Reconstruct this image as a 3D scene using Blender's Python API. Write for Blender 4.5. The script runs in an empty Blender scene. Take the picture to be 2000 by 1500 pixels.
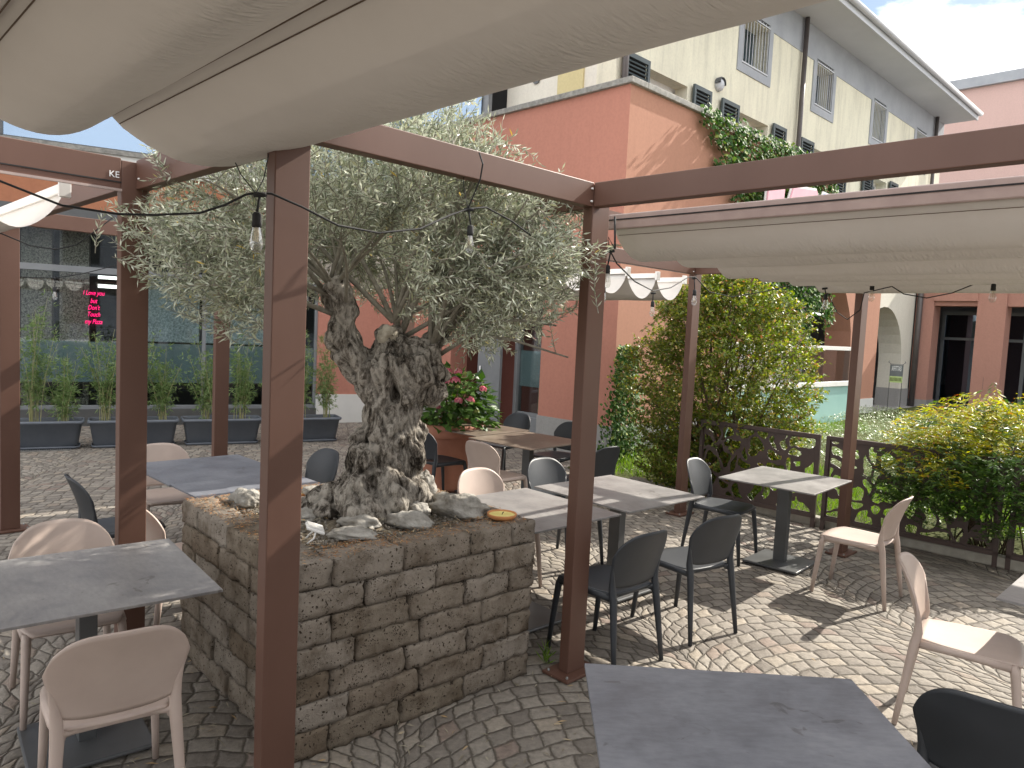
import bpy, math, random
import numpy as np
from mathutils import Vector, Matrix, noise as mnoise
rng = np.random.default_rng(7); random.seed(7)
SC = bpy.context.scene; COL = SC.collection
R_ = math.radians
# ------------------------------------------------------------ camera
FPX, PITCH, ROLL, CH = 1441.8, 0.0743, -0.0477, 1.9
_fw = np.array([0, math.cos(PITCH), -math.sin(PITCH)]); _ri = np.array([1., 0, 0]); _dn = np.array([0, -math.sin(PITCH), -math.cos(PITCH)])
_r2 = math.cos(ROLL)*_ri + math.sin(ROLL)*_dn; _d2 = -math.sin(ROLL)*_ri + math.cos(ROLL)*_dn
cd = bpy.data.cameras.new('camera'); cam = bpy.data.objects.new('camera', cd); COL.objects.link(cam)
cd.sensor_width = 36; cd.lens = FPX/2000*36; cd.clip_start = .05; cd.clip_end = 2000
cam.matrix_world = Matrix(((_r2[0], -_d2[0], -_fw[0], 0), (_r2[1], -_d2[1], -_fw[1], 0), (_r2[2], -_d2[2], -_fw[2], CH), (0, 0, 0, 1)))
SC.camera = cam
def ray(x, y):
    d = (x-1000)/FPX*_r2 + (y-750)/FPX*_d2 + _fw
    return d
def at(x, y, dist):                     # world point seen at a pixel at a given depth
    return np.array([0, 0, CH]) + ray(x, y)*dist
# ------------------------------------------------------------ light
SUN_H, SUN_E = R_(54), R_(36)
EXPOSURE = 1.42
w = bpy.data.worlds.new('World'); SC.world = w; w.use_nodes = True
nt = w.node_tree; nt.nodes.clear()
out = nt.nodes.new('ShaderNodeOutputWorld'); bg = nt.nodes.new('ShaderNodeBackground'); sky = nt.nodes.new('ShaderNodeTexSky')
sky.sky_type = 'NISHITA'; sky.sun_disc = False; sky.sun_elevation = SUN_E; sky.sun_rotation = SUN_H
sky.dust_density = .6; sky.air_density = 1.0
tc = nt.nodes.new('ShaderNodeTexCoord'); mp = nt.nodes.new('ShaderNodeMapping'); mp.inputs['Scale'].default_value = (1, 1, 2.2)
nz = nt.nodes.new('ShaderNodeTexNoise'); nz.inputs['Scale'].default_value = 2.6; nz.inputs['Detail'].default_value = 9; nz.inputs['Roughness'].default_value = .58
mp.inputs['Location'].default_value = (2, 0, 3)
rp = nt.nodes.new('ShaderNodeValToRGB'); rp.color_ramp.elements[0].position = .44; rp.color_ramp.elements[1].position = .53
mx = nt.nodes.new('ShaderNodeMix'); mx.data_type = 'RGBA'; mx.inputs['B'].default_value = (6.6, 6.5, 6.4, 1)  # bright clouds added outside the view to light the shade
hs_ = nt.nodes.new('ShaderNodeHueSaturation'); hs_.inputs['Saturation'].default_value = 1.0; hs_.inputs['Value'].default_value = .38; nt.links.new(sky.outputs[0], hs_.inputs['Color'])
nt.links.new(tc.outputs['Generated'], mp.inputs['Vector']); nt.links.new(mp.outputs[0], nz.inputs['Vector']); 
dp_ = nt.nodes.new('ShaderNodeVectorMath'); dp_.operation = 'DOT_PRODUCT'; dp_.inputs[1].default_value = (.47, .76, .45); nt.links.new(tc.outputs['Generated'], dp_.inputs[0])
mr_ = nt.nodes.new('ShaderNodeMapRange'); mr_.inputs['From Min'].default_value = .9; mr_.inputs['From Max'].default_value = .99; mr_.inputs['To Min'].default_value = 0.02; mr_.inputs['To Max'].default_value = -.085; nt.links.new(dp_.outputs['Value'], mr_.inputs['Value'])  # thins the added clouds round the visible patch so it stays blue
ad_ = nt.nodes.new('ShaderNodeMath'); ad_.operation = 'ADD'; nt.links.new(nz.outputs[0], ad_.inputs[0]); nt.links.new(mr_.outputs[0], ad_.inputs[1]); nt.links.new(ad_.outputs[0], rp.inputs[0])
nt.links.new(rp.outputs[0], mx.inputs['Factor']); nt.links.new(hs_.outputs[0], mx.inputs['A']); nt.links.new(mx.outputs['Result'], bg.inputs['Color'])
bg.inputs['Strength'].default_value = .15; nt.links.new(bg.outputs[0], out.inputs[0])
sl = bpy.data.lights.new('sun', 'SUN'); sl.energy = 3.4; sl.angle = R_(.5); sl.color = (1, .93, .82)
so = bpy.data.objects.new('sun', sl); COL.objects.link(so)
_sd = Vector((math.sin(SUN_H)*math.cos(SUN_E), math.cos(SUN_H)*math.cos(SUN_E), math.sin(SUN_E)))
so.rotation_euler = _sd.to_track_quat('Z', 'Y').to_euler(); so.location = (6, 5, 12)
SC.view_settings.view_transform = 'Standard'; SC.view_settings.look = 'None'; SC.view_settings.exposure = EXPOSURE; SC.view_settings.gamma = 1
try:
    SC.cycles.max_bounces = 8; SC.cycles.transparent_max_bounces = 12; SC.cycles.use_denoising = True
except Exception: pass

# ------------------------------------------------------------ frames of reference
U1 = np.array([-math.cos(.79), math.sin(.79), 0]); U2 = np.array([math.sin(.79), math.cos(.79), 0]); ZZ = np.array([0, 0, 1.])
P1 = np.array([-.883, 2.686, 0])
def G(a, b, z): return P1 + a*U2 + b*U1 + z*ZZ                       # pergola grid
A_, B_, B2, C_, D_, HT = 1.78, 1.69, 3.03, 3.74, 1.71, 2.685
KC = np.array([1.507, 10.917, 0])
def KF(s, o, z): return KC + s*U2 + o*U1 + z*ZZ                      # facade frame: s along the sunny wall, o into the building
WC = np.array([-3.314, 13.706, 0]); WD = np.array([.89, .454, 0]); WD /= np.linalg.norm(WD); WN = np.array([-WD[1], WD[0], 0])
def WF(t, o, z): return WC + t*WD + o*WN + z*ZZ                      # window wall frame
Q0 = np.array([-.858, 3.01, 0]); V2 = np.array([math.sin(.8255), math.cos(.8255), 0]); V1 = np.array([-math.cos(.8255), math.sin(.8255), 0])
def QF(a, b, z): return Q0 + a*V2 + b*V1 + z*ZZ                      # planter frame
def XF(x, y, z): return np.array([x, y, z], float)
def frame(c, head):
    h = R_(head); fx = np.array([math.cos(h), -math.sin(h), 0]); fy = np.array([math.sin(h), math.cos(h), 0]); c = np.array([c[0], c[1], 0.])
    return lambda x, y, z: c + x*fx + y*fy + z*ZZ

# ------------------------------------------------------------ materials
def newmat(name):
    m = bpy.data.materials.new(name); m.use_nodes = True; t = m.node_tree
    return m, t, t.nodes['Principled BSDF'], t.nodes['Material Output']
def N(t, typ, **kw):
    n = t.nodes.new('ShaderNode'+typ)
    for k, v in kw.items():
        if k in n.inputs: n.inputs[k].default_value = v
        else: setattr(n, k, v)
    return n
def L(t, a, b): t.links.new(a, b)
def ramp(t, fac, stops):
    r = t.nodes.new('ShaderNodeValToRGB'); e = r.color_ramp.elements
    while len(e) < len(stops): e.new(.5)
    for i, (p, c) in enumerate(stops):
        e[i].position = p; e[i].color = (*c, 1) if len(c) == 3 else c
    L(t, fac, r.inputs[0]); return r.outputs[0]
def coords(t, scale=(1, 1, 1)):
    c = N(t, 'TexCoord'); m = N(t, 'Mapping'); m.inputs['Scale'].default_value = scale; L(t, c.outputs['Object'], m.inputs[0]); return m.outputs[0]
def noise(t, vec, scale, detail=4, rough=.55, dist=0):
    n = N(t, 'TexNoise', Scale=scale, Detail=detail, Roughness=rough, Distortion=dist); L(t, vec, n.inputs['Vector']); return n.outputs['Fac']
def bump(t, h, p, strength=.3, dist=.01):
    b = N(t, 'Bump', Strength=strength, Distance=dist); L(t, h, b.inputs['Height']); L(t, b.outputs[0], p.inputs['Normal'])
def m_noisy(name, c0, c1, scale=3, rough=.6, bs=.15, bscale=60, bd=.004, spec=.5, det=5, metal=0, sc3=(1, 1, 1), extra=None):
    m, t, p, o = newmat(name); v = coords(t, sc3)
    L(t, ramp(t, noise(t, v, scale, det, .6), [(.3, c0), (.7, c1)]), p.inputs['Base Color'])
    p.inputs['Roughness'].default_value = rough; p.inputs['Specular IOR Level'].default_value = spec; p.inputs['Metallic'].default_value = metal
    if bs: bump(t, noise(t, v, bscale, 4), p, bs, bd)
    return m
M = {}
M['brown'] = m_noisy('brown_powder_coat', (.105, .05, .034), (.13, .067, .048), 2.2, .5, .06, 260, .001, .45, sc3=(1, 1, .5))
M['brown_dark'] = m_noisy('dark_brown_metal', (.05, .032, .028), (.075, .048, .04), 5, .5, .06, 200, .001)
M['rail'] = m_noisy('pale_brown_rail', (.34, .26, .24), (.42, .33, .3), 8, .45, .04, 200, .001)
M['white_metal'] = m_noisy('white_painted_metal', (.72, .71, .69), (.8, .79, .77), 5, .4, .03, 200, .001)
M['grey_frame'] = m_noisy('grey_window_frame', (.17, .18, .19), (.21, .22, .23), 3, .5, .05, 120, .001)
M['dark_chair'] = m_noisy('anthracite_plastic', (.028, .032, .038), (.036, .04, .047), 6, .48, .08, 700, .0006)
M['pot_plastic'] = m_noisy('slate_plastic', (.10, .115, .14), (.125, .14, .165), 5, .55, .06, 300, .001)
M['black'] = m_noisy('black_rubber', (.012, .012, .013), (.02, .02, .021), 8, .8, .05, 200, .001)
M['dark_metal'] = m_noisy('anthracite_metal', (.075, .078, .08), (.1, .103, .105), 5, .38, .05, 300, .001)
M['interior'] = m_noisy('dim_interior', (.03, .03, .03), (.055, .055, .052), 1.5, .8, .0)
M['interior_floor'] = m_noisy('interior_floor', (.09, .085, .08), (.13, .12, .11), 2, .5, 0)
M['speckle'] = m_noisy('speckled_stone_cladding', (.08, .065, .05), (.7, .6, .5), 42, .8, .2, 60, .01, det=2)
M['speckle_pale'] = m_noisy('pale_speckled_film', (.3, .36, .37), (.85, .9, .9), 34, .6, 0, det=2)
M['wood'] = m_noisy('pale_wood', (.38, .25, .15), (.5, .34, .2), 6, .5, .05, 80, .001, sc3=(1, 1, .15))
M['frost'] = m_noisy('frosted_film', (.24, .30, .315), (.31, .37, .385), .9, .35, 0)
M['teal'] = m_noisy('pale_teal_glass_panel', (.30, .50, .47), (.36, .56, .53), .8, .22, 0)
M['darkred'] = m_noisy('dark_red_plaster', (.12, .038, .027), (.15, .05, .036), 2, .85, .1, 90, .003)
M['shutter'] = m_noisy('slate_green_shutter', (.045, .065, .07), (.065, .085, .092), 3, .5, .05, 100, .001)
M['coping'] = m_noisy('granite_coping', (.16, .155, .145), (.33, .32, .29), 14, .8, .2, 60, .004)
M['soffit'] = m_noisy('grey_eave_paint', (.5, .52, .55), (.57, .59, .62), .7, .8, .05, 60, .002)
M['greytrim'] = m_noisy('grey_painted_plaster', (.3, .32, .35), (.38, .4, .43), 1.6, .85, .1, 70, .003)
M['pipe'] = m_noisy('bronze_downpipe', (.07, .06, .058), (.1, .085, .08), 4, .4, 0)
M['terracotta'] = m_noisy('terracotta', (.46, .19, .12), (.55, .25, .17), 5, .75, .15, 80, .002)
M['clay'] = m_noisy('orange_clay_dish', (.5, .2, .07), (.6, .27, .1), 12, .7, .15, 90, .001)
M['wax'] = m_noisy('yellow_wax', (.75, .62, .17), (.85, .74, .28), 14, .4, .05, 60, .001)
M['cut'] = m_noisy('pale_cut_wood', (.2, .17, .12), (.62, .57, .47), 14, .8, .4, 60, .008)
M['bark_twig'] = m_noisy('grey_olive_twig', (.17, .155, .12), (.32, .3, .245), 30, .8, .2, 150, .002)
M['stem'] = m_noisy('brown_stem', (.09, .06, .04), (.17, .12, .08), 20, .8, .2, 120, .002)
M['cane'] = m_noisy('bamboo_cane', (.24, .24, .1), (.42, .4, .2), 20, .5, 0, sc3=(1, 1, .3))
M['curb'] = m_noisy('stone_kerb', (.25, .235, .2), (.36, .34, .29), 9, .85, .3, 60, .006)
M['drain'] = m_noisy('drain_steel', (.22, .22, .21), (.3, .3, .29), 20, .4, 0, metal=.6)
M['whiteplaster'] = m_noisy('white_render', (.58, .58, .56), (.68, .68, .65), 1.6, .85, .1, 80, .003)
def m_wall(name, base, streak, rough=.9, k=.5):
    m, t, p, o = newmat(name); v = coords(t, (1, 1, .45)); v2 = coords(t, (3.0, 3.0, .35))
    n1 = ramp(t, noise(t, v, .9, 8, .62), [(.42, (0, 0, 0)), (.72, (1, 1, 1))]); n2 = ramp(t, noise(t, v2, 2.2, 6, .6), [(.48, (0, 0, 0)), (.75, (1, 1, 1))])
    mu = N(t, 'Math', operation='MULTIPLY_ADD'); L(t, n1, mu.inputs[0]); mu.inputs[1].default_value = .55*k; 
    m3 = N(t, 'Math', operation='MULTIPLY'); L(t, n2, m3.inputs[0]); m3.inputs[1].default_value = .5*k; L(t, m3.outputs[0], mu.inputs[2])
    mix = N(t, 'Mix', data_type='RGBA'); L(t, mu.outputs[0], mix.inputs['Factor']); mix.inputs['A'].default_value = (*base, 1); mix.inputs['B'].default_value = (*streak, 1)
    v3 = coords(t); fine = noise(t, v3, 22, 5, .6); mm = N(t, 'Mix', data_type='RGBA', blend_type='MULTIPLY'); mm.inputs['Factor'].default_value = .35
    L(t, mix.outputs['Result'], mm.inputs['A']); L(t, ramp(t, fine, [(.25, (.72, .72, .72)), (.6, (1, 1, 1))]), mm.inputs['B'])
    L(t, mm.outputs['Result'], p.inputs['Base Color']); p.inputs['Roughness'].default_value = rough; p.inputs['Specular IOR Level'].default_value = .2
    bump(t, noise(t, v3, 110, 5, .65), p, .35, .006); return m
M['pink'] = m_wall('coral_plaster', (.47, .215, .16), (.37, .165, .125))
M['sill'] = m_noisy('shade_dark_sill', (.06, .06, .06), (.09, .09, .088), 4, .8, .1, 80, .002)  # darkened to stand in for the shading behind the troughs
M['arcade'] = m_wall('arcade_plaster', (.46, .25, .20), (.38, .2, .16))
M['vault'] = m_noisy('grey_vault', (.16, .165, .17), (.21, .215, .22), 1.2, .85, .05)
M['pinkpale'] = m_wall('glare_pale_pink_plaster', (.60, .42, .38), (.55, .38, .34))  # pink lightened: lens glare put into the colour
M['pink_sunlit'] = m_wall('coral_plaster_sunlit', (.45, .235, .165), (.37, .185, .13))  # same coral paint, with the sunlit tone put into this copy
M['orange'] = m_wall('orange_plaster', (.40, .175, .10), (.33, .14, .085))
M['yellow'] = m_wall('cream_yellow_plaster', (.78, .75, .60), (.44, .425, .35), k=.8)
M['cream'] = m_wall('pale_cream_plaster', (.74, .71, .62), (.6, .57, .48), k=.6)
M['ochre'] = m_wall('ochre_plaster', (.62, .54, .30), (.52, .45, .25), k=.4)
M['plinth'] = m_wall('grey_cement_plinth', (.34, .335, .325), (.21, .205, .19))
def m_chair():
    m, t, p, o = newmat('dusty_pink_plastic'); v = coords(t)
    vo = N(t, 'TexVoronoi', Scale=90.); L(t, v, vo.inputs['Vector'])
    sp = ramp(t, vo.outputs['Distance'], [(.0, (.75, .65, .6)), (.09, (1, 1, 1))])
    n = ramp(t, noise(t, v, 5, 5), [(.25, (.43, .34, .295)), (.75, (.52, .42, .365))])
    g = N(t, 'Mix', data_type='RGBA', blend_type='MULTIPLY'); g.inputs['Factor'].default_value = .35; L(t, n, g.inputs['A']); L(t, sp, g.inputs['B'])
    L(t, g.outputs['Result'], p.inputs['Base Color']); p.inputs['Roughness'].default_value = .5; bump(t, noise(t, v, 700, 2), p, .06, .0006)
    p.inputs['Subsurface Weight'].default_value = .0; return m
M['pink_chair'] = m_chair()
def m_table(name, c0, c1, c2):
    m, t, p, o = newmat(name); v = coords(t); vs = coords(t, (1, 3, 1))
    a = noise(t, v, 3.5, 8, .65, .4); b = noise(t, vs, 16, 6, .7)
    ad = N(t, 'Math', operation='MULTIPLY_ADD'); L(t, b, ad.inputs[0]); ad.inputs[1].default_value = .45; L(t, a, ad.inputs[2])
    col = ramp(t, ad.outputs[0], [(.55, c0), (.72, c1), (.9, c2)])
    sp = noise(t, v, 9, 3, .5, 1.5); st = ramp(t, sp, [(.66, (1, 1, 1)), (.72, (.66, .64, .62))])
    g = N(t, 'Mix', data_type='RGBA', blend_type='MULTIPLY'); g.inputs['Factor'].default_value = 1; L(t, col, g.inputs['A']); L(t, st, g.inputs['B'])
    L(t, g.outputs['Result'], p.inputs['Base Color']); p.inputs['Roughness'].default_value = .42; bump(t, noise(t, v, 260, 4), p, .12, .001)
    L(t, ramp(t, a, [(.3, (.36,)*3), (.7, (.52,)*3)]), p.inputs['Roughness']); return m
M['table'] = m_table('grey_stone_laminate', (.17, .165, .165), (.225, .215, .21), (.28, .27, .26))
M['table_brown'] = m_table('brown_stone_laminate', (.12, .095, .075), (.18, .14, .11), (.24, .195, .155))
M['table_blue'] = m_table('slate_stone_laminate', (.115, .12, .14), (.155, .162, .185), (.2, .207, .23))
def m_fabric():
    m, t, p, o = newmat('canopy_fabric'); v = coords(t)
    n = ramp(t, noise(t, v, 1.6, 5, .6), [(.3, (.61, .58, .545)), (.7, (.67, .64, .605))]); L(t, n, p.inputs['Base Color']); p.inputs['Roughness'].default_value = .8; p.inputs['Specular IOR Level'].default_value = .15
    # crinkles across the hang of each bag: stretched noise in the pergola frame
    c = N(t, 'TexCoord'); mpn = N(t, 'Mapping'); mpn.inputs['Rotation'].default_value = (0, 0, R_(-45)); mpn.inputs['Scale'].default_value = (1, 1, 1); L(t, c.outputs['Object'], mpn.inputs[0])
    m2 = N(t, 'Mapping'); m2.inputs['Scale'].default_value = (16, 75, 12); m2.inputs['Rotation'].default_value = (0, 0, .25); L(t, mpn.outputs[0], m2.inputs[0])
    wr = noise(t, m2.outputs[0], 1.0, 4, .55, .6)
    at_ = N(t, 'Attribute'); at_.attribute_name = 'crinkle'; msk = at_.outputs['Fac']
    mu = N(t, 'Math', operation='MULTIPLY'); L(t, wr, mu.inputs[0]); L(t, msk, mu.inputs[1]); bump(t, mu.outputs[0], p, 1.0, .022)
    tr = N(t, 'BsdfTranslucent'); tr.inputs['Color'].default_value = (.66, .60, .53, 1); ms = N(t, 'MixShader'); ms.inputs[0].default_value = .015
    L(t, p.outputs[0], ms.inputs[1]); L(t, tr.outputs[0], ms.inputs[2]); L(t, ms.outputs[0], o.inputs[0]); return m
M['fabric'] = m_fabric()
def m_leaf(name, stops, back=None, backf=1., transl=.3, tcol=None, rough=.45, spec=.4):
    m, t, p, o = newmat(name); g = N(t, 'NewGeometry')
    c = ramp(t, g.outputs['Random Per Island'], stops)
    if back:
        mb = N(t, 'Mix', data_type='RGBA'); mf = N(t, 'Math', operation='MULTIPLY'); L(t, g.outputs['Backfacing'], mf.inputs[0]); mf.inputs[1].default_value = backf
        L(t, mf.outputs[0], mb.inputs['Factor']); L(t, c, mb.inputs['A']); mb.inputs['B'].default_value = (*back, 1); c = mb.outputs['Result']
    L(t, c, p.inputs['Base Color']); p.inputs['Roughness'].default_value = rough; p.inputs['Specular IOR Level'].default_value = spec
    tr = N(t, 'BsdfTranslucent'); hs = N(t, 'HueSaturation', Saturation=1.25, Value=1.35); L(t, c, hs.inputs['Color'])
    if tcol: tr.inputs['Color'].default_value = (*tcol, 1)
    else: L(t, hs.outputs[0], tr.inputs['Color'])
    ms = N(t, 'MixShader'); ms.inputs[0].default_value = transl; L(t, p.outputs[0], ms.inputs[1]); L(t, tr.outputs[0], ms.inputs[2]); L(t, ms.outputs[0], o.inputs[0]); return m
M['olive_leaf'] = m_leaf('olive_leaves', [(0, (.15, .18, .12)), (.45, (.245, .275, .19)), (.8, (.38, .40, .28)), (.985, (.48, .49, .31)), (1, (.62, .42, .05))], back=(.52, .55, .44), transl=.18, rough=.4)
M['bamboo_leaf'] = m_leaf('bamboo_leaves', [(0, (.10, .17, .05)), (.6, (.17, .25, .09)), (1, (.27, .35, .15))], transl=.3)
M['bush_leaf'] = m_leaf('bush_leaves', [(0, (.09, .14, .025)), (.45, (.17, .23, .045)), (.8, (.30, .33, .07)), (.93, (.42, .35, .1)), (1, (.38, .16, .1))], transl=.35, rough=.42, spec=.4)
M['nandina_leaf'] = m_leaf('nandina_leaves', [(0, (.05, .11, .03)), (.6, (.09, .17, .04)), (1, (.15, .23, .05))], transl=.35, rough=.35)
M['nandina_new'] = m_leaf('nandina_new_leaves', [(0, (.3, .36, .04)), (.7, (.5, .48, .05)), (.9, (.55, .38, .06)), (1, (.3, .08, .04))], transl=.45)
M['ivy_leaf'] = m_leaf('ivy_leaves', [(0, (.035, .09, .02)), (.6, (.07, .15, .035)), (.9, (.16, .24, .06)), (1, (.34, .38, .1))], transl=.2, rough=.6, spec=.18)
M['cover_leaf'] = m_leaf('ground_cover_leaves', [(0, (.17, .24, .11)), (.6, (.32, .39, .22)), (1, (.5, .55, .4))], transl=.2, rough=.4, spec=.5)
M['grass'] = m_leaf('grass_blades', [(0, (.09, .17, .03)), (1, (.2, .3, .06))], transl=.4)
M['hyd_leaf'] = m_leaf('hydrangea_leaves', [(0, (.045, .10, .022)), (.7, (.08, .16, .035)), (1, (.13, .22, .05))], transl=.2, rough=.4)
M['petal'] = m_leaf('pink_petals', [(0, (.55, .12, .2)), (.6, (.72, .22, .32)), (1, (.8, .45, .4))], transl=.25, rough=.6)
M['petal_green'] = m_leaf('green_buds', [(0, (.3, .38, .1)), (1, (.5, .52, .2))], transl=.25)
M['litter'] = m_leaf('dry_leaves', [(0, (.2, .17, .12)), (.6, (.36, .33, .25)), (1, (.42, .28, .13))], transl=.0, rough=.8)
M['needle'] = m_leaf('dry_rust_litter', [(0, (.28, .11, .03)), (.5, (.42, .2, .07)), (1, (.5, .36, .2))], transl=.0, rough=.9)
def m_glass(name, tint=(.75, .8, .8), refl=.12, rough=.02, gcol=(.95, .97, 1)):
    m, t, p, o = newmat(name); t.nodes.remove(p)
    tr = N(t, 'BsdfTransparent'); tr.inputs[0].default_value = (*tint, 1); gl = N(t, 'BsdfGlossy', Roughness=rough); gl.inputs[0].default_value = (*gcol, 1)
    fr = N(t, 'LayerWeight', Blend=.25); ad = N(t, 'Math', operation='MULTIPLY_ADD'); L(t, fr.outputs['Facing'], ad.inputs[0]); ad.inputs[1].default_value = .4; ad.inputs[2].default_value = refl
    ms = N(t, 'MixShader'); L(t, ad.outputs[0], ms.inputs[0]); L(t, tr.outputs[0], ms.inputs[1]); L(t, gl.outputs[0], ms.inputs[2]); L(t, ms.outputs[0], o.inputs[0]); return m
M['glass'] = m_glass('window_glass', refl=.05)
M['glass_mirror'] = m_glass('sky_tinted_glass', (.3, .36, .42), .45, gcol=(.36, .47, .62))  # blue of the reflected sky is put into the gloss tint
M['bulb_glass'] = m_glass('bulb_glass', (.92, .92, .9), .12)
def m_emit(name, c, s):
    m, t, p, o = newmat(name); p.inputs['Base Color'].default_value = (*c, 1); p.inputs['Emission Color'].default_value = (*c, 1); p.inputs['Emission Strength'].default_value = s; return m
M['neon'] = m_emit('pink_neon', (1, .01, .16), 1.3)
M['tube_light'] = m_emit('ceiling_tube', (1, .98, .92), 1.6)
M['filament'] = m_noisy('bulb_filament', (.5, .42, .3), (.6, .5, .36), 5, .4, 0)
M['white_print'] = m_noisy('white_lettering', (.8, .8, .8), (.85, .85, .85), 5, .6, 0)
M['sign_dark'] = m_noisy('dark_grey_sign', (.11, .12, .13), (.14, .15, .16), 5, .5, 0)
M['sign_green'] = m_noisy('pale_green_sign', (.42, .55, .2), (.5, .62, .26), 5, .5, 0)
M['sign_pink'] = m_noisy('pink_sign', (.72, .38, .45), (.78, .44, .5), 3, .5, 0)
M['sign_pink_dark'] = m_noisy('pink_letters', (.62, .17, .32), (.66, .2, .36), 3, .5, 0)
M['sign_blue'] = m_noisy('blue_sign', (.3, .42, .68), (.36, .48, .72), 3, .5, 0)
def m_tufa():
    m, t, p, o = newmat('porous_tufa_stone'); v = coords(t)
    isl = N(t, 'NewGeometry').outputs['Random Per Island']
    base = ramp(t, isl, [(0, (.19, .16, .125)), (.35, (.24, .207, .17)), (.7, (.275, .245, .21)), (1, (.165, .13, .095))])
    n = noise(t, v, 7, 8, .68)
    n2 = ramp(t, n, [(.32, (.42, .36, .3)), (.52, (.92, .9, .88)), (.72, (1.22, 1.2, 1.18))])
    g = N(t, 'Mix', data_type='RGBA', blend_type='MULTIPLY'); g.inputs['Factor'].default_value = .85; L(t, base, g.inputs['A']); L(t, n2, g.inputs['B'])
    nd = N(t, 'TexNoise', Scale=14., Detail=4.); L(t, v, nd.inputs['Vector']); dm = N(t, 'Mix', data_type='RGBA'); dm.inputs['Factor'].default_value = .06; L(t, v, dm.inputs['A']); L(t, nd.outputs['Color'], dm.inputs['B'])
    vo = N(t, 'TexVoronoi', Scale=120., Randomness=1.); L(t, dm.outputs['Result'], vo.inputs['Vector'])
    vb = N(t, 'TexVoronoi', Scale=48., Randomness=1.); L(t, dm.outputs['Result'], vb.inputs['Vector'])
    thr = ramp(t, noise(t, v, 12, 3), [(.4, (.0,)*3), (.7, (.30,)*3)])
    d1 = N(t, 'Math', operation='SUBTRACT'); L(t, vo.outputs['Distance'], d1.inputs[0]); L(t, thr, d1.inputs[1])
    d2 = N(t, 'Math', operation='SUBTRACT'); L(t, vb.outputs['Distance'], d2.inputs[0]); d2.inputs[1].default_value = .14
    pm = N(t, 'Math', operation='MINIMUM'); L(t, d1.outputs[0], pm.inputs[0]); L(t, d2.outputs[0], pm.inputs[1])
    pit = ramp(t, pm.outputs[0], [(.0, (0, 0, 0)), (.09, (1, 1, 1))])
    g2 = N(t, 'Mix', data_type='RGBA'); L(t, pit, g2.inputs['Factor']); g2.inputs['A'].default_value = (.06, .045, .033, 1); L(t, g.outputs['Result'], g2.inputs['B'])
    L(t, g2.outputs['Result'], p.inputs['Base Color']); p.inputs['Roughness'].default_value = .95; p.inputs['Specular IOR Level'].default_value = .1
    h = N(t, 'Math', operation='MULTIPLY_ADD'); L(t, noise(t, v, 45, 7, .7), h.inputs[0]); h.inputs[1].default_value = .9; L(t, pit, h.inputs[2]); bump(t, h.outputs[0], p, .9, .009); return m
M['tufa'] = m_tufa()
def m_bark():
    m, t, p, o = newmat('gnarled_olive_bark'); v = coords(t, (1, 1, .42))
    n = noise(t, v, 16, 9, .7, 1.2); n2 = noise(t, coords(t, (1, 1, .3)), 42, 7, .72, .8); n3 = noise(t, coords(t), 4.5, 4, .6)
    a = N(t, 'Math', operation='MULTIPLY_ADD'); L(t, n2, a.inputs[0]); a.inputs[1].default_value = .6; L(t, n, a.inputs[2])
    b = N(t, 'Math', operation='MULTIPLY_ADD'); L(t, n3, b.inputs[0]); b.inputs[1].default_value = .5; L(t, a.outputs[0], b.inputs[2])
    pt = N(t, 'NewGeometry').outputs['Pointiness']; pr = ramp(t, pt, [(.42, (.35,)*3), (.53, (1.15,)*3)])  # crevice shade put into the colour: creases darker, ridges lighter
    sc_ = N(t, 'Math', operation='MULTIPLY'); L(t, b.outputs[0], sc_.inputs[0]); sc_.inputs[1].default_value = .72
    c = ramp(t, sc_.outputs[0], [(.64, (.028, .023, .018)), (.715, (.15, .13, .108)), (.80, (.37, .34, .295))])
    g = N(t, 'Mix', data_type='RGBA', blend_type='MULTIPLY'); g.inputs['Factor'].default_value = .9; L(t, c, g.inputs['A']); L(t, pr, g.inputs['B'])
    L(t, g.outputs['Result'], p.inputs['Base Color']); p.inputs['Roughness'].default_value = .9; p.inputs['Specular IOR Level'].default_value = .15
    bump(t, a.outputs[0], p, 1.0, .018); return m
M['bark'] = m_bark()
M['rock'] = m_noisy('pale_limestone', (.18, .165, .14), (.5, .48, .44), 9, .9, .9, 38, .014, .15, det=9)
M['soil'] = m_noisy('gritty_soil', (.09, .075, .055), (.24, .2, .15), 30, .95, .9, 55, .012, .1, det=8)
M['pebble'] = m_noisy('grit', (.12, .105, .085), (.34, .31, .27), 12, .9, .3, 100, .003, .1)
M['garden'] = m_noisy('garden_earth', (.05, .06, .02), (.1, .11, .04), 8, .95, .6, 30, .02, .1)
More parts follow.
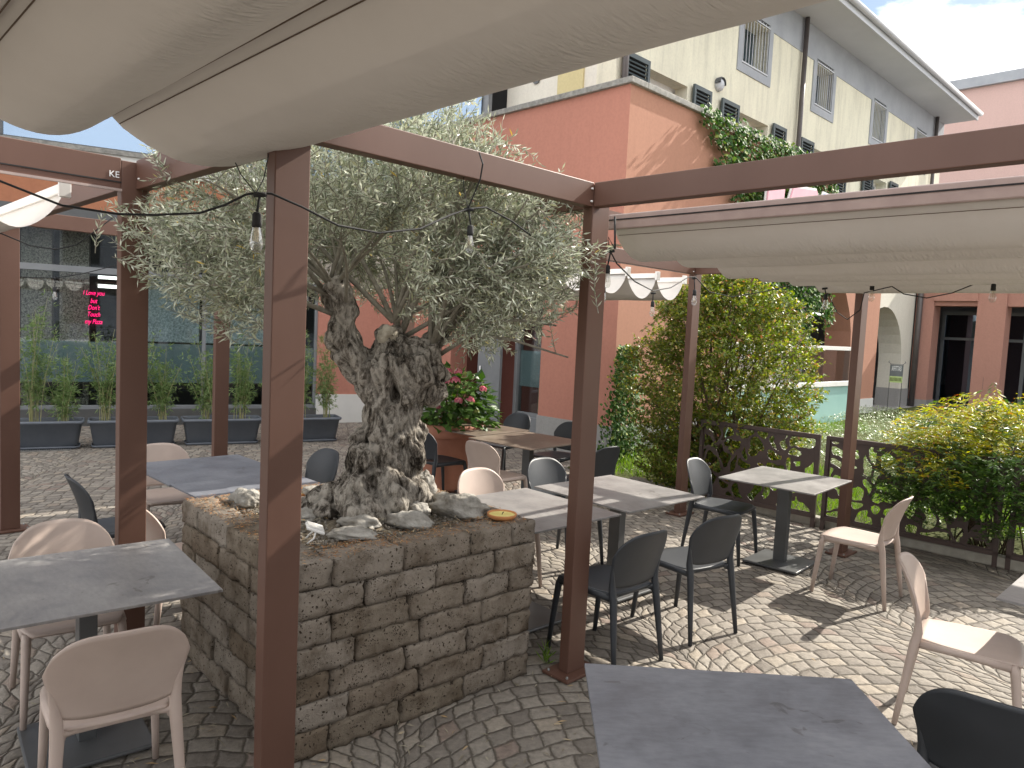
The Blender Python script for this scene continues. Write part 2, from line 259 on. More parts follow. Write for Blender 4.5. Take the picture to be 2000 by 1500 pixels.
# ---- cobbles laid in fans
def m_cobble():
    m, t, p, o = newmat('fan_laid_porphyry_setts')
    def mth(op, a, b=None, c=None):
        n = N(t, 'Math', operation=op)
        for i, q in enumerate((a, b, c)):
            if q is None: continue
            if isinstance(q, (int, float)): n.inputs[i].default_value = q
            else: L(t, q, n.inputs[i])
        return n.outputs[0]
    c = N(t, 'TexCoord'); mpn = N(t, 'Mapping'); mpn.inputs['Location'].default_value = (-.35, .12, 0); mpn.inputs['Rotation'].default_value = (0, 0, R_(-14)); L(t, c.outputs['Object'], mpn.inputs[0])
    nd = N(t, 'TexNoise', Scale=5.5, Detail=3.); L(t, mpn.outputs[0], nd.inputs['Vector'])
    sb = N(t, 'VectorMath', operation='SUBTRACT'); L(t, nd.outputs['Color'], sb.inputs[0]); sb.inputs[1].default_value = (.5, .5, .5)
    scn = N(t, 'VectorMath', operation='SCALE'); L(t, sb.outputs[0], scn.inputs[0]); scn.inputs['Scale'].default_value = .085
    av = N(t, 'VectorMath', operation='ADD'); L(t, mpn.outputs[0], av.inputs[0]); L(t, scn.outputs[0], av.inputs[1])
    sx = N(t, 'SeparateXYZ'); L(t, av.outputs[0], sx.inputs[0]); X, Y = sx.outputs[0], sx.outputs[1]
    W, S, RR = 1.75, .112, 1.05
    q = mth('DIVIDE', X, W); col = mth('FLOOR', q); fx = mth('SUBTRACT', mth('SUBTRACT', q, col), .5); xl = mth('MULTIPLY', fx, W)
    th = mth('ARCSINE', mth('DIVIDE', xl, RR)); arc = mth('MULTIPLY', mth('SUBTRACT', 1.0, mth('COSINE', th)), RR)
    par = mth('MULTIPLY', mth('MODULO', mth('ABSOLUTE', col), 2.0), S*.5)
    v = mth('DIVIDE', mth('ADD', mth('ADD', Y, arc), par), S); row = mth('FLOOR', v); fv = mth('SUBTRACT', v, row)
    wn = N(t, 'TexWhiteNoise', noise_dimensions='2D'); cx = N(t, 'CombineXYZ'); L(t, row, cx.inputs[0]); L(t, col, cx.inputs[1]); L(t, cx.outputs[0], wn.inputs['Vector'])
    u = mth('ADD', mth('DIVIDE', mth('MULTIPLY', th, RR), S*1.12), wn.outputs['Value']); cell = mth('FLOOR', u); fu = mth('SUBTRACT', u, cell)
    du = mth('MINIMUM', fu, mth('SUBTRACT', 1.0, fu)); dv = mth('MINIMUM', fv, mth('SUBTRACT', 1.0, fv))
    de = mth('MULTIPLY', mth('SUBTRACT', .5, mth('ABSOLUTE', fx)), W/S); d = mth('MINIMUM', mth('MINIMUM', du, dv), de)
    fine = noise(t, mpn.outputs[0], 60, 4, .6); d = mth('ADD', d, mth('MULTIPLY', mth('SUBTRACT', fine, .5), .07))
    msk = ramp(t, d, [(.022, (0, 0, 0)), (.07, (1, 1, 1))]); dome = ramp(t, d, [(.02, (0, 0, 0)), (.12, (.75,)*3), (.3, (1, 1, 1))])
    w2 = N(t, 'TexWhiteNoise', noise_dimensions='3D'); c2 = N(t, 'CombineXYZ'); L(t, row, c2.inputs[0]); L(t, col, c2.inputs[1]); L(t, cell, c2.inputs[2]); L(t, c2.outputs[0], w2.inputs['Vector'])
    stone = ramp(t, w2.outputs['Value'], [(0, (.19, .168, .145)), (.35, (.26, .232, .2)), (.7, (.31, .28, .24)), (.9, (.34, .295, .24)), (1, (.23, .175, .15))])
    mot = ramp(t, noise(t, mpn.outputs[0], 30, 7, .65), [(.3, (.68,)*3), (.7, (1.12,)*3)])
    g = N(t, 'Mix', data_type='RGBA', blend_type='MULTIPLY'); g.inputs['Factor'].default_value = 1; L(t, stone, g.inputs['A']); L(t, mot, g.inputs['B'])
    big = ramp(t, noise(t, mpn.outputs[0], .7, 5, .6), [(.3, (.86,)*3), (.7, (1.06,)*3)]); g1 = N(t, 'Mix', data_type='RGBA', blend_type='MULTIPLY'); g1.inputs['Factor'].default_value = 1; L(t, g.outputs['Result'], g1.inputs['A']); L(t, big, g1.inputs['B'])
    g2 = N(t, 'Mix', data_type='RGBA'); L(t, msk, g2.inputs['Factor']); g2.inputs['A'].default_value = (.095, .082, .066, 1); L(t, g1.outputs['Result'], g2.inputs['B'])
    L(t, g2.outputs['Result'], p.inputs['Base Color']); p.inputs['Roughness'].default_value = .75; p.inputs['Specular IOR Level'].default_value = .3
    h = mth('ADD', mth('MULTIPLY', fine, .22), mth('ADD', dome, mth('MULTIPLY', w2.outputs['Value'], .25))); bump(t, h, p, .9, .012); return m
M['cobble'] = m_cobble()

# ------------------------------------------------------------ mesh helpers
class MB:
    def __init__(s): s.v = []; s.f = []; s.n = 0
    def add(s, verts, faces):
        s.v.extend(verts); s.f.extend([tuple(i+s.n for i in f) for f in faces]); s.n += len(verts)
    def box(s, F, x0, x1, y0, y1, z0, z1):
        c = [F(x, y, z) for z in (z0, z1) for (x, y) in ((x0, y0), (x1, y0), (x1, y1), (x0, y1))]
        s.add(c, [(0, 3, 2, 1), (4, 5, 6, 7), (0, 1, 5, 4), (1, 2, 6, 5), (2, 3, 7, 6), (3, 0, 4, 7)]); return s
    def prism(s, F, pts, y0, y1):        # polygon in (x,z), extruded along y
        n = len(pts); c = [F(x, y0, z) for x, z in pts] + [F(x, y1, z) for x, z in pts]
        s.add(c, [tuple(range(n)), tuple(range(2*n-1, n-1, -1))] + [(i, i+n, (i+1) % n+n, (i+1) % n) for i in range(n)]); return s
    def tube(s, pts, rad, n=8, cap=True, flat=1., up=None):
        pts = [np.array(p, float) for p in pts]; m = len(pts)
        if isinstance(rad, (int, float)): rad = [rad]*m
        vs = []; nrm = None
        for i in range(m):
            d = pts[min(i+1, m-1)]-pts[max(i-1, 0)]; d = d/(np.linalg.norm(d)+1e-9)
            if nrm is None:
                r = np.array(up if up is not None else ((1., 0, 0) if abs(d[0]) < .9 else (0, 1., 0)), float)
            else: r = nrm
            nrm = r-d*(r@d); nrm /= np.linalg.norm(nrm)+1e-9; bn = np.cross(d, nrm)
            for k in range(n):
                a = 2*math.pi*k/n; vs.append(pts[i]+rad[i]*(math.cos(a)*nrm+flat*math.sin(a)*bn))
        fs = [(i*n+k, i*n+(k+1) % n, (i+1)*n+(k+1) % n, (i+1)*n+k) for i in range(m-1) for k in range(n)]
        if cap: fs += [tuple(range(n-1, -1, -1)), tuple((m-1)*n+k for k in range(n))]
        s.add(vs, fs); return s
    def lathe(s, c, prof, n=24, F=None):
        c = np.array(c, float); vs = [c+np.array([r*math.cos(2*math.pi*k/n), r*math.sin(2*math.pi*k/n), z]) for r, z in prof for k in range(n)]
        s.add(vs, [(i*n+k, i*n+(k+1) % n, (i+1)*n+(k+1) % n, (i+1)*n+k) for i in range(len(prof)-1) for k in range(n)]); return s
    def shell(s, fn, nu, nv, th):        # closed shell around a parametric surface fn(u,v)->point, u,v in 0..1
        P = np.array([[fn(i/nu, j/nv) for j in range(nv+1)] for i in range(nu+1)])
        du = np.gradient(P, axis=0); dv = np.gradient(P, axis=1); nn = np.cross(du, dv); nn /= np.linalg.norm(nn, axis=2, keepdims=True)+1e-9
        a = (P+nn*th/2).reshape(-1, 3); b = (P-nn*th/2).reshape(-1, 3); k = (nu+1)*(nv+1); I = lambda i, j: i*(nv+1)+j
        fs = []
        for i in range(nu):
            for j in range(nv):
                fs.append((I(i, j), I(i+1, j), I(i+1, j+1), I(i, j+1))); fs.append((k+I(i, j), k+I(i, j+1), k+I(i+1, j+1), k+I(i+1, j)))
        rim = [I(i, 0) for i in range(nu)]+[I(nu, j) for j in range(nv)]+[I(i, nv) for i in range(nu, 0, -1)]+[I(0, j) for j in range(nv, 0, -1)]
        for q in range(len(rim)):
            x, y = rim[q], rim[(q+1) % len(rim)]; fs.append((y, x, k+x, k+y))
        s.add(list(a)+list(b), fs); return s
    def build(s, name, mat, parent=None, smooth=False, bevel=0, local=False, **kw):
        return link_mesh(name, s.v, s.f, mat, parent, smooth, bevel, local, **kw)
def _woff(o):
    off = np.zeros(3)
    while o is not None: off += np.array(o.location); o = o.parent
    return off
def link_mesh(name, V, Fc, mat, parent=None, smooth=False, bevel=0, local=False, org=None, tri=False, **kw):
    V = np.array(V, float).reshape(-1, 3); me = bpy.data.meshes.new(name)
    if parent is not None: off = np.zeros(3) if local else _woff(parent); loc = np.zeros(3)
    else:
        loc = np.array([(V[:, 0].min()+V[:, 0].max())/2, (V[:, 1].min()+V[:, 1].max())/2, V[:, 2].min()]) if org is None else np.array(org, float)
        off = loc
    V = V-off
    if tri:
        Fc = np.array(Fc, np.int32); me.vertices.add(len(V)); me.vertices.foreach_set('co', V.ravel()); nf, k = Fc.shape
        me.loops.add(nf*k); me.loops.foreach_set('vertex_index', Fc.ravel()); me.polygons.add(nf); me.polygons.foreach_set('loop_start', np.arange(0, nf*k, k, dtype=np.int32)); me.update(calc_edges=True)
    else: me.from_pydata(V.tolist(), [], Fc); me.update()
    if mat is not None: me.materials.append(M[mat] if isinstance(mat, str) else mat)
    if smooth: me.polygons.foreach_set('use_smooth', np.ones(len(me.polygons), bool))
    o = bpy.data.objects.new(name, me); COL.objects.link(o); o.location = loc.tolist()
    if parent is not None: o.parent = parent
    if bevel:
        b = o.modifiers.new('bevel', 'BEVEL'); b.width = bevel; b.segments = 2; b.limit_method = 'ANGLE'; b.angle_limit = R_(40)
    tag(o, **kw); return o
def tag(o, label=None, cat=None, group=None, kind=None):
    if label: o['label'] = label
    if cat: o['category'] = cat
    if group: o['group'] = group
    if kind: o['kind'] = kind
    return o
def thing(name, label, cat, loc=(0, 0, 0), rz=0, group=None):
    o = bpy.data.objects.new(name, None); COL.objects.link(o); o.location = [float(q) for q in loc]; o.rotation_euler = (0, 0, rz); o.empty_display_size = .1
    return tag(o, label, cat, group)
def dup(root, loc, rz, label, group=None, mats=None):
    def cp(o, parent):
        c = o.copy(); COL.objects.link(c); c.parent = parent
        for ch in list(o.children): cp(ch, c)
        return c
    r = cp(root, None); r.location = [float(q) for q in loc]; r.rotation_euler = (0, 0, rz); r['label'] = label
    if group: r['group'] = group
    return r
def text(name, s, F, size, mat, parent=None, extr=.002, shear=0, sx=1., **kw):   # F(x,z)->world, centred lettering
    cu = bpy.data.curves.new(name, 'FONT'); cu.body = s; cu.size = size; cu.align_x = 'CENTER'; cu.align_y = 'CENTER'; cu.extrude = extr; cu.shear = shear; cu.resolution_u = 3
    ob = bpy.data.objects.new(name, cu); COL.objects.link(ob); bpy.context.view_layer.update()
    me = bpy.data.meshes.new_from_object(ob.evaluated_get(bpy.context.evaluated_depsgraph_get())); bpy.data.objects.remove(ob)
    V = [F(v.co.x*sx, v.co.y, v.co.z) for v in me.vertices]; Fc = [tuple(p.vertices) for p in me.polygons]; bpy.data.meshes.remove(me)
    return link_mesh(name, V, Fc, mat, parent, **kw)
def unit(v): return v/(np.linalg.norm(v, axis=-1, keepdims=True)+1e-9)
def leafset(P, D, Ln, Wd, fold=.25, curl=.0, nrm=None):
    """many lanceolate leaves: P base, D direction, Ln length, Wd width -> verts, tris"""
    n = len(P); D = unit(D); r = rng.normal(size=(n, 3)) if nrm is None else nrm+rng.normal(size=(n, 3))*.35
    S = unit(np.cross(D, r)); Nn = np.cross(S, D); Ln = np.broadcast_to(Ln, (n,))[:, None]; Wd = np.broadcast_to(Wd, (n,))[:, None]
    b = P; t = P+D*Ln-Nn*Ln*curl; c = P+D*Ln*.5-Nn*Wd*fold; l = P+D*Ln*.45+S*Wd*.5; q = P+D*Ln*.45-S*Wd*.5
    V = np.stack([b, l, c, q, t], 1).reshape(-1, 3); k = np.arange(n)[:, None]*5
    T = np.stack([k+[0, 2, 1], k+[0, 3, 2], k+[1, 2, 4], k+[2, 3, 4]], 1).reshape(-1, 3)
    return V, T
def merge(sets):
    V = []; T = []; n = 0
    for v, t in sets: V.append(v); T.append(t+n); n += len(v)
    return np.concatenate(V), np.concatenate(T)
def bez(p, q, bow, n=7):
    p = np.array(p, float); q = np.array(q, float); m = (p+q)/2+np.array(bow); s = np.linspace(0, 1, n)[:, None]
    return (1-s)**2*p+2*s*(1-s)*m+s**2*q
# ============================================================ SETTING: ground
g = MB(); g.add([XF(-60, -20, 0), XF(60, -20, 0), XF(60, 120, 0), XF(-60, 120, 0)], [(0, 1, 2, 3)])
g.build('ground', 'cobble', kind='structure', org=(0, 0, 0))
# garden bed behind the fence: a low mound of earth
nx, ny = 50, 40; V = []; Fc = []
for i in range(nx+1):
    for j in range(ny+1):
        s = -1.0+15.2*i/nx; o_ = -.02-9.5*j/ny
        e = min(1, (s+1)/1.2)*min(1, (9.5+o_)/1.0)
        z = .05*e+.22*min(1, max(0, (s+1)/9))+.05*mnoise.noise(Vector((s*.7, o_*.7, 3)))*e
        V.append(KF(s, o_, max(z, .012)))
def bed_z(s, o_): return .05+.22*min(1, max(0, (s+1)/9))+.05*mnoise.noise(Vector((s*.7, o_*.7, 3)))
Fc = [(i*(ny+1)+j, i*(ny+1)+j+1, (i+1)*(ny+1)+j+1, (i+1)*(ny+1)+j) for i in range(nx) for j in range(ny)]
link_mesh('garden_bed', V, Fc, 'garden', smooth=True, kind='structure')
MB().box(KF, -1.14, -1.02, -9.5, -1.2, 0, .10).build('kerb', 'curb', kind='structure', bevel=.015)
# pavement of the arcade
MB().box(KF, 7.4, 30, .02, 5, -.02, .24).build('arcade_floor', 'plinth', kind='structure')

# ============================================================ RESTAURANT BUILDING
rb = thing('restaurant_building', 'coral and orange restaurant block with flat granite-topped parapet behind the olive tree', 'building', KC)
HP = 5.5; HL = 5.66
# sunny wall (o=0, facing the garden): arch opening between s=5.0 and 8.85
def arch_pts(s0, s1, zs, n=14):
    c = (s0+s1)/2; r = (s1-s0)/2; return [(c+r*math.cos(a), zs+r*math.sin(a)) for a in np.linspace(math.pi, 0, n)]
m = MB(); m.box(KF, 0, 5.0, 0, .4, .52, HP)
ap = arch_pts(5.0, 8.85, 1.75)
for (xa, za), (xb, zb) in zip(ap[:-1], ap[1:]): m.prism(KF, [(xa, za), (xb, zb), (xb, HP if xb <= 7.3 else 4.6), (xa, HP if xa < 7.3 and xb <= 7.3 else 4.6)], 0, .6)
m.box(KF, 8.85, 10.5, 0, .6, .62, 4.6)
m.build('wall', 'pink_sunlit', rb)
# shaded wall (s=0 plane), entrance between o=1.51 and 3.78
m = MB(); m.box(KF, .002, .4, .4, 1.51, .52, HL-.16); m.box(KF, .002, .4, 1.51, 3.78, 2.45, HL-.16); m.box(KF, .002, .4, 3.78, 4.92, .52, HL-.16); m.box(KF, -.002, .0, .0, .4, .52, HP); m.build('wall', 'pink', rb)
m = MB(); m.box(KF, -.03, 5.0, -.03, .37, 0, .52); m.box(KF, -.03, .37, .37, 1.51, 0, .52); m.build('plinth', 'plinth', rb); MB().box(KF, -.03, .37, 3.78, 4.89, 0, .52).build('plinth', 'plinth', rb)
m = MB(); m.box(KF, 8.85, 10.5, -.02, .62, 0, .62); m.build('plinth', 'whiteplaster', rb)
m = MB(); m.box(KF, -.06, .34, -.06, 4.95, HP, HP+.09); m.box(KF, .34, 7.3, -.06, .34, HP, HP+.09); m.build('coping', 'coping', rb, bevel=.01)
# entrance recess
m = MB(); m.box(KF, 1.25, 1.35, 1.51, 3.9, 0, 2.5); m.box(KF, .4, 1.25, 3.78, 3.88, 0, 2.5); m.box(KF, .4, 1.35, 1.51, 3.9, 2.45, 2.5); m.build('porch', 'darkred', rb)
w_ = MB(); w_.box(KF, .10, .16, 1.512, 1.55, .45, 2.45); w_.box(KF, .10, .16, 1.55, 2.10, .45, .52); w_.box(KF, .1, .16, 1.55, 2.1, 2.38, 2.45); w_.box(KF, .06, .2, 2.10, 2.17, 0, 2.45); w_.box(KF, .06, .13, 1.512, 2.1, 0, .45)
wf = w_.build('window', 'grey_frame', rb, bevel=.004)
MB().box(KF, .12, .13, 1.55, 2.10, .52, 2.38).build('pane', 'glass', wf)
MB().box(KF, .14, .145, 1.55, 2.10, .95, 1.55).build('frosted_band', 'frost', wf)
MB().box(KF, .35, .5, 1.6, 1.85, .5, 1.0).build('cabinet', 'ochre', wf)
dr = MB().box(KF, -.28, -.22, 2.17, 2.72, .05, 2.3).build('door', 'grey_frame', rb, bevel=.005)
MB().tube([KF(-.31, 2.62, .95), KF(-.31, 2.62, 1.25)], .012).build('handle', 'white_metal', dr, smooth=True)
MB().box(KF, .38, 1.2, 1.45, 1.52, 0, 2.45).build('partition', 'interior', rb)
# balcony glazing on the roof corner behind the parapet
m = MB(); m.box(KF, 1.6, 1.7, 4.83, 7.05, 4.6, 9.2); gl = m.build('window', 'grey_frame', rb)
m = MB(); m.box(KF, 1.56, 1.58, 5.0, 5.9, 4.7, 9); m.box(KF, 1.56, 1.58, 6.05, 6.98, 4.7, 9); m.build('pane', 'glass_mirror', gl)
# window wall (frame WF)
m = MB(); m.box(WF, -.32, 1.53, 0, .35, .53, 3.2); m.box(WF, -12, 1.53, .0, .3, 3.2, 3.46); m.build('wall', 'pink', rb)
m = MB(); m.box(WF, -12, 1.53, -.02, .3, 3.46, 4.12); m.build('wall', 'orange', rb)
m = MB(); m.box(WF, -12, 1.53, -.035, .3, 3.30, 3.47); m.build('recess_shade', 'dark_metal', rb)  # dark strip put in for the shadow of the fascia recess
m = MB(); m.box(WF, -12, 1.53, -.10, .3, 4.12, 4.36); m.build('coping', 'whiteplaster', rb)
m = MB(); m.box(WF, -12, 1.53, -.14, .3, 4.36, 4.43); m.build('coping', 'coping', rb)
m = MB(); m.box(WF, -.32, 1.53, -.03, .3, 0, .53); m.build('plinth', 'whiteplaster', rb)
m = MB(); m.box(WF, -12, -.32, -.02, .2, 0, .27); m.build('sill', 'sill', rb)
up = MB()
for t in np.arange(-12, 1.5, 2.25): up.box(WF, t, t+.12, .1, .2, 4.43, 8.2)
up.box(WF, -12, 1.5, .1, .22, 4.43, 4.49); up.box(WF, -12, 1.5, .1, .22, 8.1, 8.2); upo = up.build('window', 'dark_metal', rb)
MB().box(WF, -12, 1.5, .14, .16, 4.49, 8.1).build('pane', 'glass_mirror', upo)
ts = [-12, -9.6, -7.3, -5.2, -3.2, -2.25, -.34]
m = MB()
for t in ts: m.box(WF, t-.03, t+.03, .05, .15, .27, 3.2)
m.box(WF, -12, -.34, .04, .16, 2.47, 2.57); m.box(WF, -12, -.34, .05, .15, .27, .33); m.box(WF, -12, -.34, .05, .15, 3.12, 3.2)
fr = m.build('window', 'grey_frame', rb, bevel=.003)
for a, b in zip(ts[:-1], ts[1:]):
    MB().box(WF, a+.03, b-.03, .09, .1, .33, 2.47).build('pane', 'glass', fr); MB().box(WF, a+.03, b-.03, .09, .1, 2.57, 3.12).build('pane', 'glass', fr)
    MB().box(WF, a+.03, b-.03, .11, .115, .71, 1.37).build('frosted_band', 'frost', fr)
# room behind
m = MB(); m.box(WF, -12, .3, 5.5, 5.6, 0, 3.6); m.box(WF, .2, .3, .3, 5.6, 0, 3.6); m.box(WF, -12, -11.9, .3, 5.6, 0, 3.6); m.box(WF, -12, .3, .3, 5.6, 3.5, 3.6); m.box(WF, -12, .3, 1.2, 1.25, 3.0, 3.5); m.build('room', 'interior', rb)
MB().box(WF, -12, .3, .3, 5.5, .0, .06).build('room_floor', 'interior_floor', rb)
for t0 in (-4.95, -4.42):
    MB().box(WF, t0, t0+.42, .55, .95, .06, 3.5).build('pillar', 'speckle', rb)
MB().box(WF, -3.15, -2.3, .5, .52, 1.39, 2.46).build('screen', 'speckle_pale', rb); MB().box(WF, -2.2, -1.2, .5, .52, 1.39, 2.46).build('screen', 'speckle_pale', rb)
m = MB(); m.box(WF, -4.3, -2.9, 4.0, 4.06, 2.35, 2.42); m.box(WF, -4.1, -2.7, 3.0, 3.06, 2.5, 2.56); m.build('ceiling_tube', 'tube_light', rb)
# pink neon words hung inside the glass
ne = thing('neon_sign', 'small pink neon sign of five stacked handwritten words inside the window', 'neon sign', WF(-3.92, .25, 1.7))
for s_, z_ in (('I Love you', 2.17), ('but', 2.04), ("Don't", 1.93), ('Touch', 1.82), ('my Pizza', 1.70)):
    text('lettering', s_, lambda x, y, z, z_=z_: WF(-3.92+x, .28+z, z_+y-.01), .11, 'neon', ne, extr=.006, shear=.3, sx=.66)
MB().box(WF, -3.98, -3.86, .31, .32, 1.6, 2.47).build('backing_strip', 'black', ne)
# dining chairs and tables inside, seen dimly
def inner_table(t, o_, label):
    r = thing('dining_table', label, 'table', WF(t, o_, 0), group='tables inside the dining room')
    MB().box(WF, t-.6, t+.6, o_-.4, o_+.4, .72, .76).build('tabletop', 'wood', r)
    for a in (-.5, .5):
        for b in (-.3, .3): MB().tube([WF(t+a, o_+b, .06), WF(t+a*.9, o_+b*.9, .72)], .03).build('leg', 'wood', r, smooth=True)
inner_table(-3.6, 1.0, 'pale wooden table just inside the glass below the neon sign')
inner_table(-1.3, 1.1, 'pale wooden table inside the glass nearest the coral wall')
def inner_chair(t, o_, label):
    r = thing('tub_chair', label, 'chair', WF(t, o_, 0), group='tub chairs inside the dining room')
    MB().shell(lambda u, v: WF(t+.27*math.cos(math.pi*(.9+1.2*u)), o_+.25*math.sin(math.pi*(.9+1.2*u)), .45+.3*v*(1-.3*abs(2*u-1))), 16, 5, .03).build('backrest', 'black', r, smooth=True)
    MB().lathe(WF(t, o_, 0), [(0, .43), (.25, .43), (.26, .46), (.22, .48), (0, .485)], 16).build('seat', 'black', r, smooth=True)
    for a in (-1, 1):
        for b in (-1, 1): MB().tube([WF(t+.13*a, o_+.13*b, .44), WF(t+.27*a, o_+.27*b, .06)], [.02, .012]).build('leg', 'wood', r, smooth=True)
inner_chair(-4.35, .65, 'black tub chair on splayed wooden legs left of the table under the neon sign'); inner_chair(-3.0, .6, 'black tub chair on splayed wooden legs right of the table under the neon sign'); inner_chair(-1.7, .62, 'black tub chair on wooden legs behind the bamboo troughs nearest the coral wall')
# the street front opposite, seen only as reflections in the glass
ob_ = thing('opposite_building', 'plain grey building across the square, reflected dimly in the dining room glass', 'building', (16, -17, 0))
OF = frame((16, -17), -39)
MB().box(OF, -22, 22, -6, 0, 0, 8.5).build('wall', 'greytrim', ob_)
for k in range(9):
    for z in (1.0, 4.6): MB().box(OF, -20+4.6*k, -18+4.6*k, -.05, .05, z, z+2.4).build('window', 'interior', ob_)
# arch interior: counter, teal panel, frames
ct = thing('serving_window', 'glazed counter with pale teal panel and aluminium rail in the coral arch', 'counter', KF(6, .3, 0))
MB().box(KF, 2.4, 8.35, -.42, -.38, .08, 1.02).build('panel', 'teal', ct)
m = MB(); m.box(KF, 2.4, 8.38, -.46, -.34, 1.02, 1.12); m.box(KF, 2.4, 8.38, -.45, -.37, 1.78, 1.86); m.box(KF, 8.30, 8.38, -.44, -.38, .1, 1.78); m.build('rail', 'white_metal', ct, bevel=.004)
MB().box(KF, 2.4, 8.30, -.42, -.41, 1.12, 1.78).build('pane', 'glass', ct)
m = MB(); m.box(KF, 5.0, 8.9, 1.6, 1.66, 0, 4); m.build('backdrop', 'cream', rb)
m = MB(); m.box(KF, 6.3, 6.38, 1.3, 1.4, .1, 3.6); m.box(KF, 7.6, 7.7, 1.3, 1.4, .1, 3.6); m.box(KF, 5.2, 7.7, 1.3, 1.4, 2.3, 2.38); wq = m.build('window', 'grey_frame', rb); MB().box(KF, 5.2, 7.6, 1.34, 1.36, .1, 3.4).build('pane', 'glass_mirror', wq)

# ============================================================ ARCADE WING
ab_ = thing('arcade_building', 'terracotta and cream arcade wing with round arch and square columns beyond the garden', 'building', KF(11, 0, 0))
m = MB(); cs = 11.95; cr = 1.5; zs = 1.45
ap = [(cs+cr*math.cos(a), zs+cr*math.sin(a)) for a in np.linspace(math.pi, 0, 18)]
m.box(KF, 10.35, cs-cr, .35, .95, 0, 4.4); m.box(KF, cs+cr, 14.2, .35, .95, .75, 4.4)
for (xa, za), (xb, zb) in zip(ap[:-1], ap[1:]): m.prism(KF, [(xa, za), (xb, zb), (xb, 4.4), (xa, 4.4)], .35, .95)
m.build('wall', 'cream', ab_)
MB().box(KF, cs+cr-.01, 14.2, .33, .96, 0, .75).build('plinth', 'plinth', ab_)
m = MB(); m.box(KF, 14.3, 14.9, -.12, .35, .45, 4.4); m.box(KF, 14.3, 14.9, -1.85, -1.18, .45, 4.4); m.box(KF, 14.35, 14.85, -1.18, -.12, 3.12, 4.4); m.box(KF, 14.24, 14.3, -1.18, -.12, 3.25, 3.62)
m.box(KF, 14.4, 14.8, -3.3, -1.85, 3.12, 4.4); m.box(KF, 14.3, 14.9, -4.2, -3.3, .45, 4.4)
m.build('wall', 'arcade', ab_)
for oa, ob in ((-.14, .3), (-1.87, -1.16), (-4.22, -3.28)): MB().box(KF, 14.27, 14.93, oa, ob, 0, .45).build('plinth', 'plinth', ab_)
MB().box(KF, 14.2, 15.1, -4.3, .5, 4.4, 4.5).build('coping', 'greytrim', ab_)
fb = thing('distant_building', 'pale pink block with grey flat roof edge beyond the eaves at the right', 'building', KF(30, -3, 0))
MB().box(KF, 30, 42, -9, 5.2, 0, 13.8).build('wall', 'pinkpale', fb); MB().box(KF, 29.8, 42, -9.2, 5.4, 13.8, 14.25).build('roof_edge', 'greytrim', fb)
m = MB(); m.box(KF, 10.4, 26, 4.4, 4.5, 0, 4.5); m.box(KF, 10.4, 26, .4, 4.5, 4.4, 4.5); m.box(KF, 17.4, 17.5, -6, 4.5, 0, 4.4); m.box(KF, 14.9, 17.5, -6, 4.4, 3.9, 4.0); m.build('vault', 'vault', ab_)
for s0, o0 in ((11.2, 2.2), (13.2, 2.2)):
    MB().box(KF, s0, s0+.12, o0, o0+.1, .24, 3.6).build('door_post', 'white_metal', ab_)
m = MB()
for o0 in (-3.0, -2.0, -.95, .1): m.box(KF, 16.3, 16.38, o0, o0+.09, .24, 3.0)
m.box(KF, 16.3, 16.38, -3, .2, 2.2, 2.28); m.box(KF, 16.3, 16.38, -3, .2, 2.95, 3.05); wq = m.build('shop_window', 'grey_frame', ab_)
MB().box(KF, 16.33, 16.35, -3, .1, .24, 2.95).build('pane', 'glass_mirror', wq)
MB().tube([KF(14.2, .22, .1), KF(14.2, .22, 4.6)], .075, 10).build('downpipe', 'pipe', ab_, smooth=True)
MB().box(KF, 12.6, 13.4, 2.6, 2.64, 2.75, 2.8).build('ceiling_tube', 'tube_light', ab_)
MB().tube([KF(14.2, -1.5, .9), KF(14.2, -1.5, 1.2)], .004).build('stain', 'pipe', ab_)

# ============================================================ YELLOW APARTMENT BUILDING (o=2 plane, from s=2.14)
yb = thing('apartment_building', 'cream yellow two-storey building with barred windows and louvred shutters under wide grey eaves', 'building', KF(8, 2, 0))
wins = [(6.55, 7.75), (10.35, 11.4), (14.35, 15.35), (18.2, 19.2)]; doors = [(3.08, 4.5), (6.5, 8.0), (10.4, 11.8), (14.6, 15.9)]
YE = 21.0
def wall_holes(mb, x0, x1, z0, z1, holes, o0, o1):
    cur = x0
    for (a, b, c, d) in holes:
        mb.box(KF, cur, a, o0, o1, z0, z1); mb.box(KF, a, b, o0, o1, z0, c); mb.box(KF, a, b, o0, o1, d, z1); cur = b
    mb.box(KF, cur, x1, o0, o1, z0, z1)
m = MB(); wall_holes(m, 2.14, YE, 4.4, 7.4, [(a, b, 4.65, 7.0) for a, b in doors], 2, 2.45)
wall_holes(m, 2.14, YE, 7.4, 9.12, [(a, b, 8.06, 9.1) for a, b in wins], 2, 2.45); m.build('wall', 'yellow', yb)
m = MB(); wall_holes(m, 2.14, YE, 9.12, 9.93, [(a, b, 9.12, 9.22) for a, b in wins], 1.985, 2.45); m.build('frieze', 'greytrim', yb)
